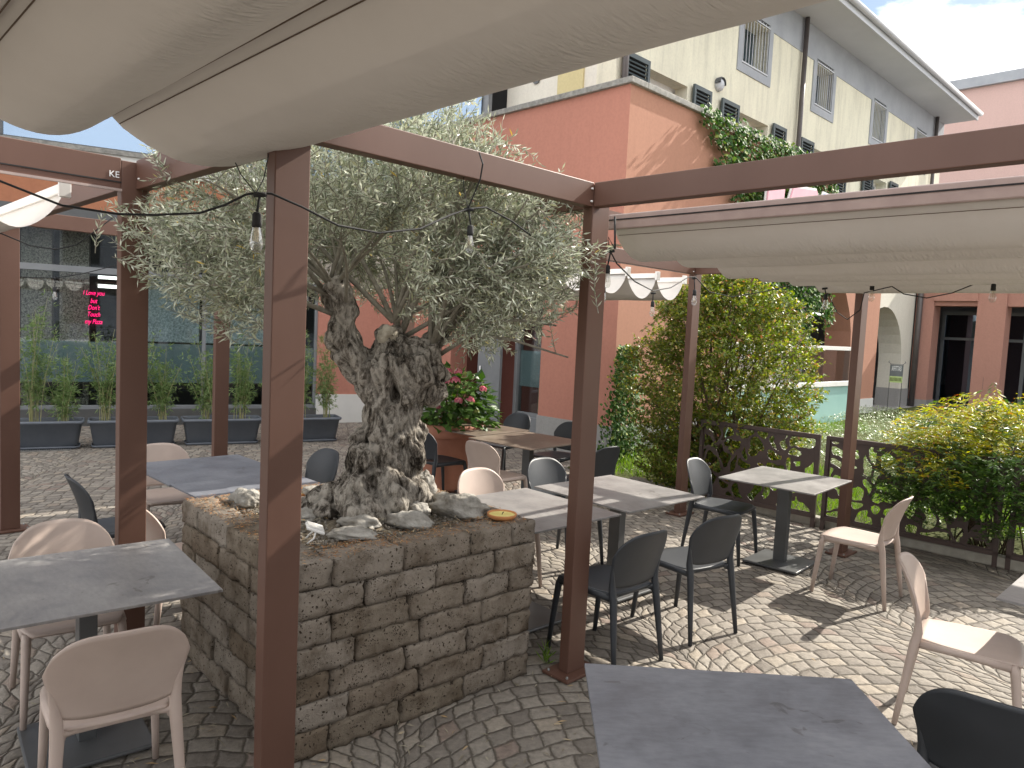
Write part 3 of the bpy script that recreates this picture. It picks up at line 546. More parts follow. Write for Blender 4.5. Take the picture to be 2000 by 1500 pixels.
for a, b in wins:
    m = MB(); m.box(KF, a-.18, a, 1.975, 2.12, 7.86, 9.12); m.box(KF, b, b+.18, 1.975, 2.12, 7.86, 9.12); m.box(KF, a, b, 1.975, 2.12, 7.86, 8.05); m.box(KF, a, b, 2.15, 2.4, 8.05, 8.06); m.box(KF, a, b, 2.33, 2.39, 8.06, 8.12); m.box(KF, (a+b)/2-.05, (a+b)/2+.05, 2.33, 2.39, 8.06, 9.22); m.box(KF, a, b, 2.33, 2.39, 9.12, 9.22); m.box(KF, a, a+.06, 2.33, 2.39, 8.06, 9.22)
    wn = m.build('window', 'greytrim', yb)
    MB().box(KF, a, b, 2.36, 2.37, 8.06, 9.22).build('pane', 'glass_mirror', wn); MB().box(KF, a, b, 2.5, 2.52, 8, 9.3).build('curtain', 'interior', wn)
    g_ = MB()
    for s_ in np.linspace(a+.05, b-.05, 9): g_.tube([KF(s_, 1.99, 8.1), KF(s_, 1.99, 9.2)], .009, 6)
    g_.box(KF, a, b, 1.97, 2.01, 8.07, 8.1); g_.box(KF, a, b, 1.97, 2.01, 9.12, 9.15); g_.build('grille', 'soffit', wn)
def shutter(s0, s1, z0=4.7, z1=7.08):
    m = MB(); m.box(KF, s0, s0+.07, 1.9, 1.95, z0, z1); m.box(KF, s1-.07, s1, 1.9, 1.95, z0, z1); m.box(KF, s0+.07, s1-.07, 1.9, 1.95, z1-.09, z1); m.box(KF, s0+.07, s1-.07, 1.9, 1.95, z0, z0+.09)
    o = m.build('shutter', 'shutter', yb, bevel=.005); l = MB(); z = z0+.12
    while z < z1-.12:
        l.add([KF(s0+.07, 1.905, z), KF(s1-.07, 1.905, z), KF(s1-.07, 1.945, z+.045), KF(s0+.07, 1.945, z+.045), KF(s0+.07, 1.913, z-.01), KF(s1-.07, 1.913, z-.01), KF(s1-.07, 1.953, z+.035), KF(s0+.07, 1.953, z+.035)], [(0, 1, 2, 3), (7, 6, 5, 4), (0, 4, 5, 1), (2, 6, 7, 3)]); z += .075
    l.build('louvre', 'shutter', o); MB().box(KF, s0+.07, s1-.07, 1.96, 1.975, z0, z1).build('backing', 'black', o)
for a, b in doors: shutter(a-.76, a-.02); shutter(b+.12, b+.8)
for a, b in doors:
    m = MB(); m.box(KF, a, a+.09, 2.3, 2.38, 4.65, 7); m.box(KF, b-.09, b, 2.3, 2.38, 4.65, 7); m.box(KF, a, b, 2.3, 2.38, 6.9, 7); m.box(KF, (a+b)/2-.06, (a+b)/2+.06, 2.3, 2.38, 4.65, 6.9); dn = m.build('door', 'white_metal', yb)
    MB().box(KF, a, b, 2.34, 2.35, 4.65, 6.9).build('pane', 'glass_mirror', dn); MB().box(KF, a, b, 2.42, 2.44, 4.65, 6.95).build('curtain', 'white_metal', dn)
m = MB(); m.prism(lambda x, y, z: KF(y, x, z), [(3.5, 10.6), (1.0, 10.02), (1.0, 10.12), (3.5, 10.75)], 1.2, YE); m.box(KF, 1.2, YE, .98, 2.6, 9.93, 10.02); m.box(KF, 1.2, YE, .93, .98, 9.90, 10.10); rf = m.build('roof', 'soffit', yb)
MB().tube([KF(1.2, .86, 10.1), KF(YE, .86, 10.1)], .075, 10).build('gutter', 'soffit', rf, smooth=True)
for s_ in (2.28, 9.45, 19.9): MB().tube([KF(s_, 1.9, 4.4), KF(s_, 1.9, 9.92)], .06, 10).build('downpipe', 'pipe', yb, smooth=True)
m = MB(); m.box(KF, 2.14, 2.5, 2.45, 4.85, 4.4, 9.93); m.build('wall', 'cream', yb)
m = MB(); m.box(KF, 2.10, 2.14, 2.75, 3.4, 4.4, 9.93); m.build('pilaster', 'ochre', yb)
m = MB(); m.box(KF, 2.3, YE, 3.5, 9, 4, 10.0); m.build('core', 'interior', yb)
v_ = MB(); v_.lathe((0, 0, 0), [(.0, 0), (.05, 0), (.05, .02), (.1, .02), (.1, 0)], 18)
v_.v = [KF(2.13-p[2], 4.0+p[0], 6.93+p[1]) for p in v_.v]; v_.build('vent', 'dark_metal', yb, smooth=False)
# bulkhead lamp on the yellow wall
lp = MB(); lp.lathe((0, 0, 0), [(0, .13), (.07, .12), (.115, .08), (.13, 0), (.0, 0)], 18); lp.v = [KF(5.65+p[0], 2-p[2], 7.33+p[1]*1.1) for p in lp.v]
lo = lp.build('bulkhead_lamp', 'soffit', yb, smooth=True)
h_ = MB(); h_.lathe((0, 0, 0), [(.135, .0), (.14, .10), (.12, .135)], 18); h_.v = [KF(5.65+p[0]*1.02, 2-p[2], 7.33+abs(p[1])*1.13) for p in h_.v]; h_.build('hood', 'grey_frame', lo, smooth=True)
# distant low block on the left edge of the sky gap is not visible; shop sign on the canopy line of the arch
sg = thing('restaurant_sign', 'pink and blue shaped panel sign with faint lettering in front of the ivy', 'sign', KF(5, -.3, 4.3))
# finish the sign above the arch: panels stand proud of the ivy
SGX = lambda s, z: KF(s, -.32, z)
MB().prism(KF, [(3.62, 4.15), (4.22, 4.15), (4.28, 4.74), (3.66, 4.66)], -.36, -.33).build('panel', 'sign_pink', sg)
MB().prism(KF, [(4.36, 4.15), (5.75, 4.15), (5.85, 4.55), (5.62, 4.86), (4.62, 4.76)], -.36, -.33).build('panel', 'sign_pink', sg)
MB().prism(KF, [(5.88, 4.15), (6.5, 4.15), (6.55, 4.75), (6.35, 4.85), (5.98, 4.86), (5.85, 4.6)], -.36, -.33).build('panel', 'sign_blue', sg)
m = MB()
for pts in ([(3.57, 4.1), (4.27, 4.1), (4.33, 4.79), (3.61, 4.71)], [(4.29, 4.1), (5.8, 4.1), (5.91, 4.57), (5.65, 4.91), (4.58, 4.81)], [(5.83, 4.1), (6.55, 4.1), (6.61, 4.78), (6.38, 4.9), (5.95, 4.91), (5.79, 4.6)]): m.prism(KF, pts, -.328, -.31)
m.build('border', 'white_metal', sg)
text('lettering', 'GRILL PIZZA &', lambda x, y, z: KF(5.08+x, -.364-z, 4.5+y+x*.03), .2, 'sign_pink_dark', sg, extr=.002, sx=.8)
# ivy on the sunny wall
def ivy(name, label, n, sampler, Fr, size=.07, out=.12):
    P = []; D = []; 
    while len(P) < n:
        s, z, dpt = sampler()
        if s is None: continue
        P.append(Fr(s, -.03-dpt*out, z)); D.append(Fr(random.gauss(0, .5), -.55, -.75+random.gauss(0, .35))-Fr(0, 0, 0))
    P = np.array(P); nn = np.tile(Fr(0, -1, .25)-Fr(0, 0, 0), (n, 1))
    V, T = leafset(P, np.array(D), rng.uniform(.6, 1.25, n)*size, rng.uniform(.7, 1.1, n)*size, .12, .05, nrm=nn)
    return link_mesh(name, V, T, 'ivy_leaf', tri=True)
def s_wall():
    s = random.uniform(1.3, 7.4); z = random.uniform(1.9, 5.62)
    top = 5.62; lb = 1.5+1.15*max(0, (5.5-z))**.75+.16*math.sin(z*9)+.1*math.sin(z*23); bot = 2.3 if s > 3.6 else 3.4
    if s < 2.6: bot = 5.62-(s-1.3)*.75 if s < 2.2 else 4.7-.9*(s-2.2)
    bot += .35*math.sin(s*5)+.2*math.sin(s*13)
    if s < lb or z < bot or s > 7.25+.2*math.sin(z*8): return None, None, None
    dp = random.random()*(1.2+.8*mnoise.noise(Vector((s*2, z*2, 0))))
    if mnoise.noise(Vector((s*2.3, z*2.3, 5))) < -.38: return None, None, None
    return s, z, max(0, dp)
V0 = ivy('foliage', '', 9500, s_wall, KF, .085, .16)
iv = thing('wall_ivy', 'dense sheet of ivy hanging over the sunny coral wall from its parapet', 'ivy', KF(4.5, 0, 2.5)); 
def reparent(o, p):
    off = _woff(p); o.location = [float(a-b) for a, b in zip(o.location, off)]; o.parent = p
reparent(V0, iv)
m = MB()
for k in range(14):
    s0 = random.uniform(2.6, 6.8); pts = [KF(s0, -.02, 5.55)]; s = s0
    for z in np.arange(5.2, 2.6 if s0 > 4 else 4.2, -.35): s += random.gauss(0, .12); pts.append(KF(s, -.025, z))
    m.tube(pts, .012, 5)
m.build('stem', 'stem', iv, smooth=True)
def s_corner():
    z = random.random()**1.1*1.75; wdt = .75*(1-z/1.8)**.8+.06; s = -.02+random.gauss(0, .32)*wdt+.03
    return s, z, random.random()*1.6
V0 = ivy('foliage', '', 2600, s_corner, KF, .06, .2); ic = thing('corner_ivy', 'narrow dark tongue of ivy climbing the foot of the coral corner', 'ivy', KF(0, -.1, 0)); reparent(V0, ic)
MB().tube([KF(.3, -.05, 0), KF(.1, -.05, .6), KF(.0, -.05, 1.1), KF(.04, -.04, 1.65)], [.02, .015, .01, .005], 6).build('stem', 'stem', ic, smooth=True)

# ============================================================ PERGOLA
BW, PW, PT = .065, .14, .066
pg = thing('pergola', 'brown aluminium pergola frame of slim posts and box beams around the olive tree', 'pergola', P1)
def post(a, b, h=HT-.01):
    o = MB().box(G, a, a+PW, b, b+PT, .02, h).build('post', 'brown', pg, bevel=.004)
    MB().box(G, a-.07, a+PW+.07, b-.06, b+PT+.06, .004, .02).build('base_plate', 'brown', o, bevel=.002)
    q = MB()
    for da in (-.045, PW+.045):
        for db in (-.035, PT+.035): q.lathe(G(a+da, b+db, .02), [(0, .012), (.007, .011), (.008, .0)], 8)
    q.build('bolt', 'drain', o, smooth=True)
for a, b in ((0, 0), (A_, 0), (0, B_), (0, B_+B2), (A_, B_+B2), (A_, B_), (A_+C_, B_), (A_+C_, B_-D_)): post(a, b)
HB = .125
def beam_a(a0, a1, b, zt=HT, h=HB): # along U2
    MB().box(G, a0, a1, b, b+BW, zt-h, zt).build('beam', 'brown', pg, bevel=.004)
def beam_b(b0, b1, a, zt=HT, h=HB):
    MB().box(G, a, a+BW, b0, b1, zt-h, zt).build('beam', 'brown', pg, bevel=.004)
beam_a(.0, A_-.001, -.001); beam_b(-4.6, -.001, A_-.001); beam_b(PT, B_-.001, .07, HT, .15); beam_b(-4.6, -.002, .0, HT, .148)
beam_a(-4.5, -.001, B_-.001, HT, .16); beam_b(B_+PT, B_+B2-.001, .07); beam_a(PW, A_-.001, B_+B2)
beam_b(PT, B_-.001, A_+.04); beam_a(A_+PW, A_+C_-.001, B_-.001); beam_b(B_-D_+PT, B_-.003, A_+C_-.001)
beam_b(B_-D_-3.0, B_-D_-.001, A_+C_-.001); beam_b(B_+PT, B_+B2-.001, A_+.04); beam_a(A_+PW, 7.35, B_+B2)
MB().box(G, -4.5, -.002, B_-.006, B_-.001, HT-.128, HT-.122).build('groove_shade', 'black', pg)  # black strip stands in for the shadow in the beam's groove
MB().box(G, -4.5, -.002, B_-.02, B_-.001, HT-.172, HT-.16).build('rail', 'rail', pg)
q = MB()
for c, fx in ((G(A_-.02, -.004, HT-.035), 1), (G(A_-.02, -.004, HT-.10), 1), (G(.085+.02, B_-.05, HT-.035), 0), (G(.07, B_-.05, HT-.10), 0), (G(A_+C_-.03, B_-.004, HT-.035), 1), (G(A_+C_-.03, B_-.004, HT-.1), 1)): q.lathe(c, [(0, .006), (.007, .004), (.008, -.004), (0, -.004)], 8)
q.build('bolt', 'white_metal', pg, smooth=True)
text('maker_lettering', 'KE', lambda x, y, z: G(-.035+x, B_-.003-z, HT-.09+y), .046, 'white_print', pg, extr=.001, sx=.95)

# ============================================================ CANOPIES
def canopy(name, label, bars, b0, b1, zb, sag, cat='canopy', bar_mat='rail', nb=24, cap='white_metal', loose=0, asym=.5):
    r = thing(name, label, cat, G((bars[0]+bars[-1])/2, (b0+b1)/2, zb-sag), group='retractable fabric canopies')
    nseg = 14; V = []; cols = (len(bars)-1)*nseg+1
    for i in range(cols):
        k = min(i//nseg, len(bars)-2); t = (i-k*nseg)/nseg; a = bars[k]+(bars[k+1]-bars[k])*(t+asym*.0*math.sin(2*math.pi*t))
        sg_ = sag*(1-.08*math.sin(k*2.1)); prof = (math.sin(math.pi*t))**.72
        for j in range(nb+1):
            u = j/nb; b = b0+(b1-b0)*u; bb = b
            wv = 1+.05*mnoise.noise(Vector((k*3.1, b*1.3, 0)))
            z = zb-.02-sg_*prof*wv+.006*mnoise.noise(Vector((a*6, b*3, k)))*prof
            V.append(G(a+.01*math.sin(b*1.7+k)*prof, bb, z))
    Fc = [(i*(nb+1)+j, i*(nb+1)+j+1, (i+1)*(nb+1)+j+1, (i+1)*(nb+1)+j) for i in range(cols-1) for j in range(nb)]
    fo = link_mesh('fabric', V, Fc, 'fabric', r, smooth=True); av = []
    for i in range(cols):
        k = min(i//nseg, len(bars)-2); t = (i-k*nseg)/nseg
        for j in range(nb+1): av.append(math.exp(-((t-.40)/.17)**2)*max(0, .6+.9*mnoise.noise(Vector((i*.12, (b0+(b1-b0)*j/nb)*1.1, k)))))
    at_ = fo.data.attributes.new('crinkle', 'FLOAT', 'POINT'); at_.data.foreach_set('value', av)
    for k, a in enumerate(bars):
        o = MB().box(G, a-.018, a+.018, b0-.0, b1, zb-.022, zb+.028).build('bar', bar_mat, r, bevel=.004)
        if cap: MB().box(G, a-.028, a+.028, b0-.03 if b0 < b1 else b0, (b0 if b0 < b1 else b0+.03), zb-.045, zb+.045).build('end_cap', cap, o, bevel=.004)
        if cap: MB().box(G, a-.028, a+.028, b1, b1+.03, zb-.045, zb+.045).build('end_cap', cap, o, bevel=.004)
    # stitched seams follow the fabric under each bar
    s_ = MB()
    for k in range(len(bars)-1):
        for t in (.035, .955):
            a = bars[k]+(bars[k+1]-bars[k])*t; z = zb-.02-sag*(1-.08*math.sin(k*2.1))*(math.sin(math.pi*t))**.72-.003
            s_.box(G, a-.0015, a+.0015, min(b0, b1)+.02, max(b0, b1)-.02, z-.0012, z+.0012)
    s_.build('seam', 'stem', r)
    return r
canopy('fabric_canopy', 'large beige fabric canopy hanging in folds overhead at the top left', [.24, -.40, -.87, -1.33, -1.8, -2.26, -2.72, -3.2], -4.6, .50, 2.635, .128, nb=34, bar_mat='brown', cap=None)
rc = canopy('fabric_canopy', 'beige pleated canopy over the sunny tables at the right edge', [2.2+.535*k for k in range(7)], -4.4, .18, 2.53, .165, cap=None, bar_mat='brown')
MB().box(G, 2.155, 2.18, -4.4, .2, 2.50, 2.585).build('front_bar', 'rail', rc, bevel=.006)
MB().box(G, 2.152, 2.155, -4.4, .2, 2.55, 2.557).build('groove_shade', 'black', rc)  # black strip drawn as the shadow line along the front bar
for b in (.22, -4.4): MB().box(G, 1.85, 5.6, b-.0, b+.05, 2.57, 2.62).build('guide_rail', 'brown', rc)
canopy('fabric_canopy', 'pale folded canopy behind the olive tree beside the coral wall', [2.15+.51*k for k in range(8)], 1.95, 4.6, 2.52, .22, bar_mat='white_metal')
bl = canopy('fabric_canopy', 'pale folded canopy end with white cap block at the left edge', [-.2, -.62, -1.04, -1.46, -1.9, -2.3], 1.95, 4.6, 2.52, .2, bar_mat='white_metal')

# ============================================================ STONE PLANTER
pl = thing('stone_planter', 'square raised bed of seven courses of porous tufa blocks around the olive trunk', 'planter', QF(.7, .7, 0))
LP = 1.395; HC = .1245; DP = .17
def block(mb, F, x0, x1, y0, y1, z0, z1, seed, amp=.007):
    g = .0022; x0 += g; x1 -= g; z0 += g*.5; z1 -= g*.4; lx, ly, lz = x1-x0, y1-y0, z1-z0
    nx, ny, nz = max(3, int(lx/.028)), max(3, int(ly/.04)), 5; idx = {}; vs = []; fs = []
    def vid(i, j, k):
        if (i, j, k) not in idx:
            p = np.array([x0+lx*i/nx, y0+ly*j/ny, z0+lz*k/nz]); c = np.array([(x0+x1)/2, (y0+y1)/2, (z0+z1)/2]); r = .0075
            lo = np.array([x0, y0, z0])+r; hi = np.array([x1, y1, z1])-r; q = np.clip(p, lo, hi); d = p-q; L_ = np.linalg.norm(d)
            if L_ > 1e-6: p = q+d/L_*min(L_, r)
            n = mnoise.noise(Vector((p*17+seed*3.1).tolist()))+.8*mnoise.noise(Vector((p*48+seed).tolist())); dirn = (p-c)/np.array([lx, ly, lz]); a = np.abs(dirn).argmax(); dv = np.zeros(3); dv[a] = np.sign(dirn[a])
            e = 1+1.6*(L_ > r*1.05)
            p = p+dv*n*amp*e*.8-dv*amp*.4
            idx[(i, j, k)] = len(vs); vs.append(F(*p))
        return idx[(i, j, k)]
    for i in range(nx):
        for j in range(ny):
            fs.append((vid(i, j, nz), vid(i+1, j, nz), vid(i+1, j+1, nz), vid(i, j+1, nz)))
            fs.append((vid(i, j, 0), vid(i, j+1, 0), vid(i+1, j+1, 0), vid(i+1, j, 0)))
    for i in range(nx):
        for k in range(nz):
            fs.append((vid(i, 0, k), vid(i+1, 0, k), vid(i+1, 0, k+1), vid(i, 0, k+1))); fs.append((vid(i, ny, k), vid(i, ny, k+1), vid(i+1, ny, k+1), vid(i+1, ny, k)))
    for j in range(ny):
        for k in range(nz):
            fs.append((vid(0, j, k), vid(0, j, k+1), vid(0, j+1, k+1), vid(0, j+1, k))); fs.append((vid(nx, j, k), vid(nx, j+1, k), vid(nx, j+1, k+1), vid(nx, j, k+1)))
    mb.add(vs, fs)
m = MB(); sd = 0
# (a runs along V2 on the right-hand face; b along V1 on the left-hand face)
for c in range(7):
    z0, z1 = c*HC, (c+1)*HC
    for side in range(4):
        F = [lambda x, y, z: QF(x, y, z), lambda x, y, z: QF(y, LP-x, z), lambda x, y, z: QF(LP-x, LP-y, z), lambda x, y, z: QF(LP-y, x, z)][side]
        alt = (c+side) % 2; x0 = 0 if alt else DP; x1 = LP if alt else LP-DP
        cuts = [x0]; L0 = random.uniform(.2, .34)
        x = x0+(L0 if alt else random.uniform(.3, .42))
        while x < x1-.16: cuts.append(x); x += random.uniform(.34, .42)
        cuts.append(x1)
        for a, b in zip(cuts[:-1], cuts[1:]):
            sd += 1; off = random.uniform(-.008, .006); block(m, F, a, b, off, DP, z0, z1, sd, .0085)
m.build('block_wall', 'tufa', pl, smooth=True)
V = []; n_ = 44
for i in range(n_+1):
    for j in range(n_+1):
        a = .14+1.12*i/n_; b = .14+1.12*j/n_; rr = math.hypot(a-.7, b-.7)
        V.append(QF(a, b, .835+.07*math.exp(-(rr/.35)**2)+.022*mnoise.noise(Vector((a*6, b*6, 1)))+.012*mnoise.noise(Vector((a*22, b*22, 2)))))
link_mesh('soil', V, [(i*(n_+1)+j, (i+1)*(n_+1)+j, (i+1)*(n_+1)+j+1, i*(n_+1)+j+1) for i in range(n_) for j in range(n_)], 'soil', pl, smooth=True)
# grit scattered over the soil
ico = [np.array(q, float) for q in ((0, 0, 1), (.9, 0, .4), (.28, .85, .4), (-.72, .52, .4), (-.72, -.52, .4), (.28, -.85, .4), (.72, .52, -.4), (-.28, .85, -.4), (-.9, 0, -.4), (-.28, -.85, -.4), (.72, -.52, -.4), (0, 0, -1))]
icof = [(0, 1, 2), (0, 2, 3), (0, 3, 4), (0, 4, 5), (0, 5, 1), (1, 6, 2), (2, 7, 3), (3, 8, 4), (4, 9, 5), (5, 10, 1), (6, 7, 2), (7, 8, 3), (8, 9, 4), (9, 10, 5), (10, 6, 1), (11, 7, 6), (11, 8, 7), (11, 9, 8), (11, 10, 9), (11, 6, 10)]
IV = np.array(ico); 
n_ = 2600; ab2 = rng.uniform(.17, 1.23, (n_, 2)); sz = rng.uniform(.004, .012, n_)*rng.uniform(.6, 1.3, n_)
zz = [.84+.07*math.exp(-(math.hypot(a-.7, b-.7)/.35)**2)+.022*mnoise.noise(Vector((a*6, b*6, 1)))+.012*mnoise.noise(Vector((a*22, b*22, 2))) for a, b in ab2]
Pc = np.array([QF(a, b, z) for (a, b), z in zip(ab2, zz)]); jit = rng.uniform(.6, 1.2, (n_, 12, 1))
V = (Pc[:, None, :]+IV[None]*sz[:, None, None]*jit*rng.uniform(.5, 1.2, (n_, 1, 3))).reshape(-1, 3); T = (np.arange(n_)[:, None, None]*12+np.array(icof)[None]).reshape(-1, 3)
link_mesh('grit', V, T, 'pebble', tri=True, kind='stuff', label='grey grit and small stones covering the soil in the planter', cat='grit')
# dry rust-coloured litter on the block tops and grey fallen leaves
def litter(n, sampler, Ln, Wd, mat, **kw):
    P = np.array([sampler() for _ in range(n)]); a = rng.uniform(0, 2*math.pi, n); D = np.stack([np.cos(a), np.sin(a), rng.normal(0, .12, n)], 1)
    V, T = leafset(P, D, rng.uniform(.6, 1.3, n)*Ln, rng.uniform(.6, 1.3, n)*Wd, .15, .15, nrm=np.tile([0, 0, 1.], (n, 1))); return link_mesh('leaf_litter', V, T, mat, tri=True, kind='stuff', cat='leaf litter', **kw)
def s_rim():
    while True:
        a, b = random.uniform(.01, LP-.01), random.uniform(.01, LP-.01); d = min(a, b, LP-a, LP-b)
        if d > .2: continue
        if mnoise.noise(Vector((a*5, b*5, 7))) < random.uniform(-.5, .35): continue
        return QF(a, b, 7*HC+.003+random.random()*.006)
litter(3800, s_rim, .022, .0035, 'needle', label='rust brown dry litter scattered on the planter rim')
litter(420, lambda: QF(*(lambda a, b: (a, b, .87+.05*math.exp(-(math.hypot(a-.7, b-.7)/.35)**2)))(random.uniform(.15, 1.25), random.uniform(.15, 1.25))), .05, .009, 'litter', label='dry grey olive leaves lying on the planter soil')
def s_gr():
    while True:
        r = random.random()
        if r < .55: p = QF(random.uniform(-.9, 1.6), random.gauss(-.3, .3), 0) if random.random() < .35 else QF(random.gauss(-.35, .3), random.uniform(-.4, 1.5), 0)
        else: p = XF(random.uniform(-3, 3.5), random.uniform(2, 8), 0)
        p[2] = .006+random.random()*.008; return p
litter(620, s_gr, .05, .008, 'litter', label='pale fallen olive leaves scattered on the cobbles')
# rocks
def rock(c, r, sx, sy, sz_, seed, label, rot=0):
    n, k = 44, 28; V = []; cx = np.array(c, float)
    for j in range(k+1):
        for i in range(n):
            th = math.pi*j/k; ph = 2*math.pi*i/n; d = Vector((math.sin(th)*math.cos(ph), math.sin(th)*math.sin(ph), math.cos(th)))
            q = 1+.38*mnoise.noise(d*1.6+Vector((seed*7.3, 0, 0)))+.22*abs(mnoise.noise(d*3.7+Vector((0, seed*3.3, 0))))+.10*abs(mnoise.noise(d*8+Vector((seed, 0, 0))))+.05*mnoise.noise(d*19+Vector((seed, 0, 0)))
            x, y, z = d.x*q*r*sx, d.y*q*r*sy, d.z*q*r*sz_; V.append(cx+np.array([x*math.cos(rot)-y*math.sin(rot), x*math.sin(rot)+y*math.cos(rot), z]))
    Fc = [(j*n+i, (j+1)*n+i, (j+1)*n+(i+1) % n, j*n+(i+1) % n) for j in range(k) for i in range(n)]
    link_mesh('rock', V, Fc, 'rock', smooth=True, label=label, cat='rock', group='rocks round the olive trunk')
def at_z(x, y, z):
    d = ray(x, y); t = (z-CH)/d[2]; return np.array([0, 0, CH])+t*d
for (x, y, z, r, sx, sy, s3, lab) in (
    (893, 992, .89, .115, 1.35, .8, .62, 'large grey rock right of the trunk beside the yellow candle dish'),
    (828, 958, .95, .085, .8, .8, 1.15, 'upright pointed rock leaning against the right foot of the trunk'),
    (798, 1018, .885, .075, 1.5, .8, .62, 'whitish oblong rock in front of the trunk'),
    (703, 1020, .885, .065, 1.5, .9, .6, 'pale low rock left of the whitish oblong rock'),
    (690, 1043, .875, .07, 1.5, 1., .4, 'flat grey rock behind the white floodlight'),
    (594, 1008, .885, .05, 1.1, .9, .75, 'small pale rock just right of the nearest post'),
    (480, 975, .885, .065, 1.2, 1, .8, 'grey rock left of the nearest post'),
    (612, 962, .9, .055, 1.3, 1, .6, 'rough rock beside the half hidden clay dish'),
    (812, 1000, .9, .06, 1, 1, .8, 'rounded rock between the trunk and the large grey rock')):
    rock(at_z(x, y, z), r, sx, sy, s3, x*.01, lab, rot=-.2)
def dish(c, label):
    r = thing('candle_dish', label, 'candle', c, group='clay dish candles on the planter')
    c = np.array(c, float); MB().lathe(c, [(0, 0), (.062, 0), (.078, .012), (.082, .026), (.080, .029), (.074, .027), (.07, .018)], 36).build('dish', 'clay', r, smooth=True)
    MB().lathe(c, [(.0, .021), (.04, .0215), (.0735, .021)], 36).build('wax', 'wax', r, smooth=True)
    MB().tube([c+[0, 0, .02], c+[.003, .002, .03], c+[.01, .003, .034]], .002, 6).build('wick', 'black', r)
dish(at_z(980, 1012, 7*HC), 'round clay dish of yellow candle wax on the right rim of the planter'); dish(at_z(583, 968, .875), 'half hidden clay candle dish behind the nearest post')
# floodlight
fc = at_z(612, 1042, .90); fl = thing('floodlight', 'small white slatted floodlight on a bent wire bracket on the planter', 'lamp', fc-[0, 0, .03])
FF = frame(fc, 70)
def FT(x, y, z): return FF(x, y*.9+z*.25, fc[2]+z*.9-y*.35)
MB().box(FT, -.055, .055, -.045, .045, .02, .034).build('housing', 'white_metal', fl, bevel=.005)
q = MB(); 
for k in range(9): q.box(FT, -.05+.0115*k, -.045+.0115*k, -.04, .04, .034, .041)
q.build('fin', 'white_metal', fl)
for s_ in (-1, 1): MB().tube([FT(s_*.05, 0, .02), FT(s_*.055, .0, -.01), FT(s_*.045, -.02, -.045)], .004, 6).build('bracket', 'white_metal', fl, smooth=True)
# ============================================================ OLIVE TREE
ot = thing('olive_tree', 'old olive tree with a thick gnarled trunk and silvery crown in the stone planter', 'tree', QF(.7, .7, .86))
TC = QF(.7, .7, 0)
# camera-facing basis at the trunk
vd = unit(np.array([TC[0], TC[1], 0])); rt = np.array([vd[1], -vd[0], 0])
def TP(x, z, d=0):              # x metres to the right, z up, d away from the camera
    return np.array([TC[0], TC[1], 0])+rt*x+vd*d+ZZ*z
tk = MB()
def blob(c, r, sc=(1, 1, 1)):
    n, k = 16, 10; V = []
    for j in range(k+1):
        for i in range(n):
            th = math.pi*j/k; ph = 2*math.pi*i/n; V.append(np.array(c)+r*(rt*math.sin(th)*math.cos(ph)*sc[0]+vd*math.sin(th)*math.sin(ph)*sc[1]+ZZ*math.cos(th)*sc[2]))
    tk.add(V, [(j*n+i, j*n+(i+1) % n, (j+1)*n+(i+1) % n, (j+1)*n+i) for j in range(k) for i in range(n)])
tk.tube([TP(.07, .80), TP(.10, .95), TP(.14, 1.1), TP(.165, 1.25), TP(.175, 1.38), TP(.18, 1.5), TP(.2, 1.64), TP(.215, 1.74)], [.31, .235, .2, .175, .168, .16, .185, .16], 20)
for (x, z, d, r, sc) in ((-.10, .93, -.06, .14, (1.3, 1, .8)), (-.2, .86, .0, .12, (1.5, 1, .7)), (.27, .92, -.02, .13, (1, 1, 1.1)), (.33, .86, .1, .1, (1, 1, 1)), (.05, .9, -.2, .13, (1.1, 1, 1)), (-.02, .99, -.17, .11, (1, 1, 1.2)), (.18, .98, -.15, .12, (1, 1, 1.3)),
    (.02, 1.15, -.1, .09, (1, 1, 1.2)), (.01, 1.27, -.02, .075, (1, 1, 1)), (.27, 1.18, -.05, .1, (1, 1, 1.3)), (.3, 1.3, 0, .075, (1, 1, 1.2)), (.13, 1.27, -.12, .08, (1, 1, 1.6)), (.1, 1.42, -.09, .08, (1, 1, 1.5)), (.22, 1.48, -.1, .08, (1, 1, 1.8)),
    (.385, 1.55, 0, .085, (.85, 1, 1.25)), (.395, 1.64, .0, .08, (1, 1, 1)), (.33, 1.73, 0, .095, (1.1, 1, .8)), (.2, 1.77, 0, .11, (1.4, 1, .5)), (.06, 1.66, 0, .085, (1, 1, 1))): blob(TP(x, z, d), r, sc)
tk.tube([TP(.1, 1.56), TP(.0, 1.65), TP(-.07, 1.74), TP(-.1, 1.84), TP(-.09, 1.94), TP(-.12, 2.03), TP(-.17, 2.1)], [.125, .105, .095, .085, .082, .07, .055], 14)
tk.tube([TP(-.11, 1.93), TP(-.16, 2.0, .03), TP(-.22, 2.05, .05)], [.06, .05, .035], 10)
tk.tube([TP(.12, 1.73, .03), TP(.14, 1.84, .05), TP(.15, 1.87, .05)], [.075, .055, .045], 10)
tk.tube([TP(.28, 1.72), TP(.38, 1.81, .05), TP(.48, 1.86, .1)], [.085, .05, .028], 10)
tk.tube([TP(.0, .84, -.1), TP(-.18, .9, -.18), TP(-.34, .84, -.22)], [.12, .075, .04], 10); tk.tube([TP(.15, .86, 0), TP(.35, .9, .05), TP(.47, .84, .05)], [.12, .08, .04], 10)
me = bpy.data.meshes.new('tmp'); me.from_pydata([list(map(float, v)) for v in tk.v], [], tk.f); tmp = bpy.data.objects.new('tmp', me); COL.objects.link(tmp)
rm = tmp.modifiers.new('r', 'REMESH'); rm.mode = 'VOXEL'; rm.voxel_size = .0095; rm.use_smooth_shade = True
sm = tmp.modifiers.new('s', 'SMOOTH'); sm.iterations = 3
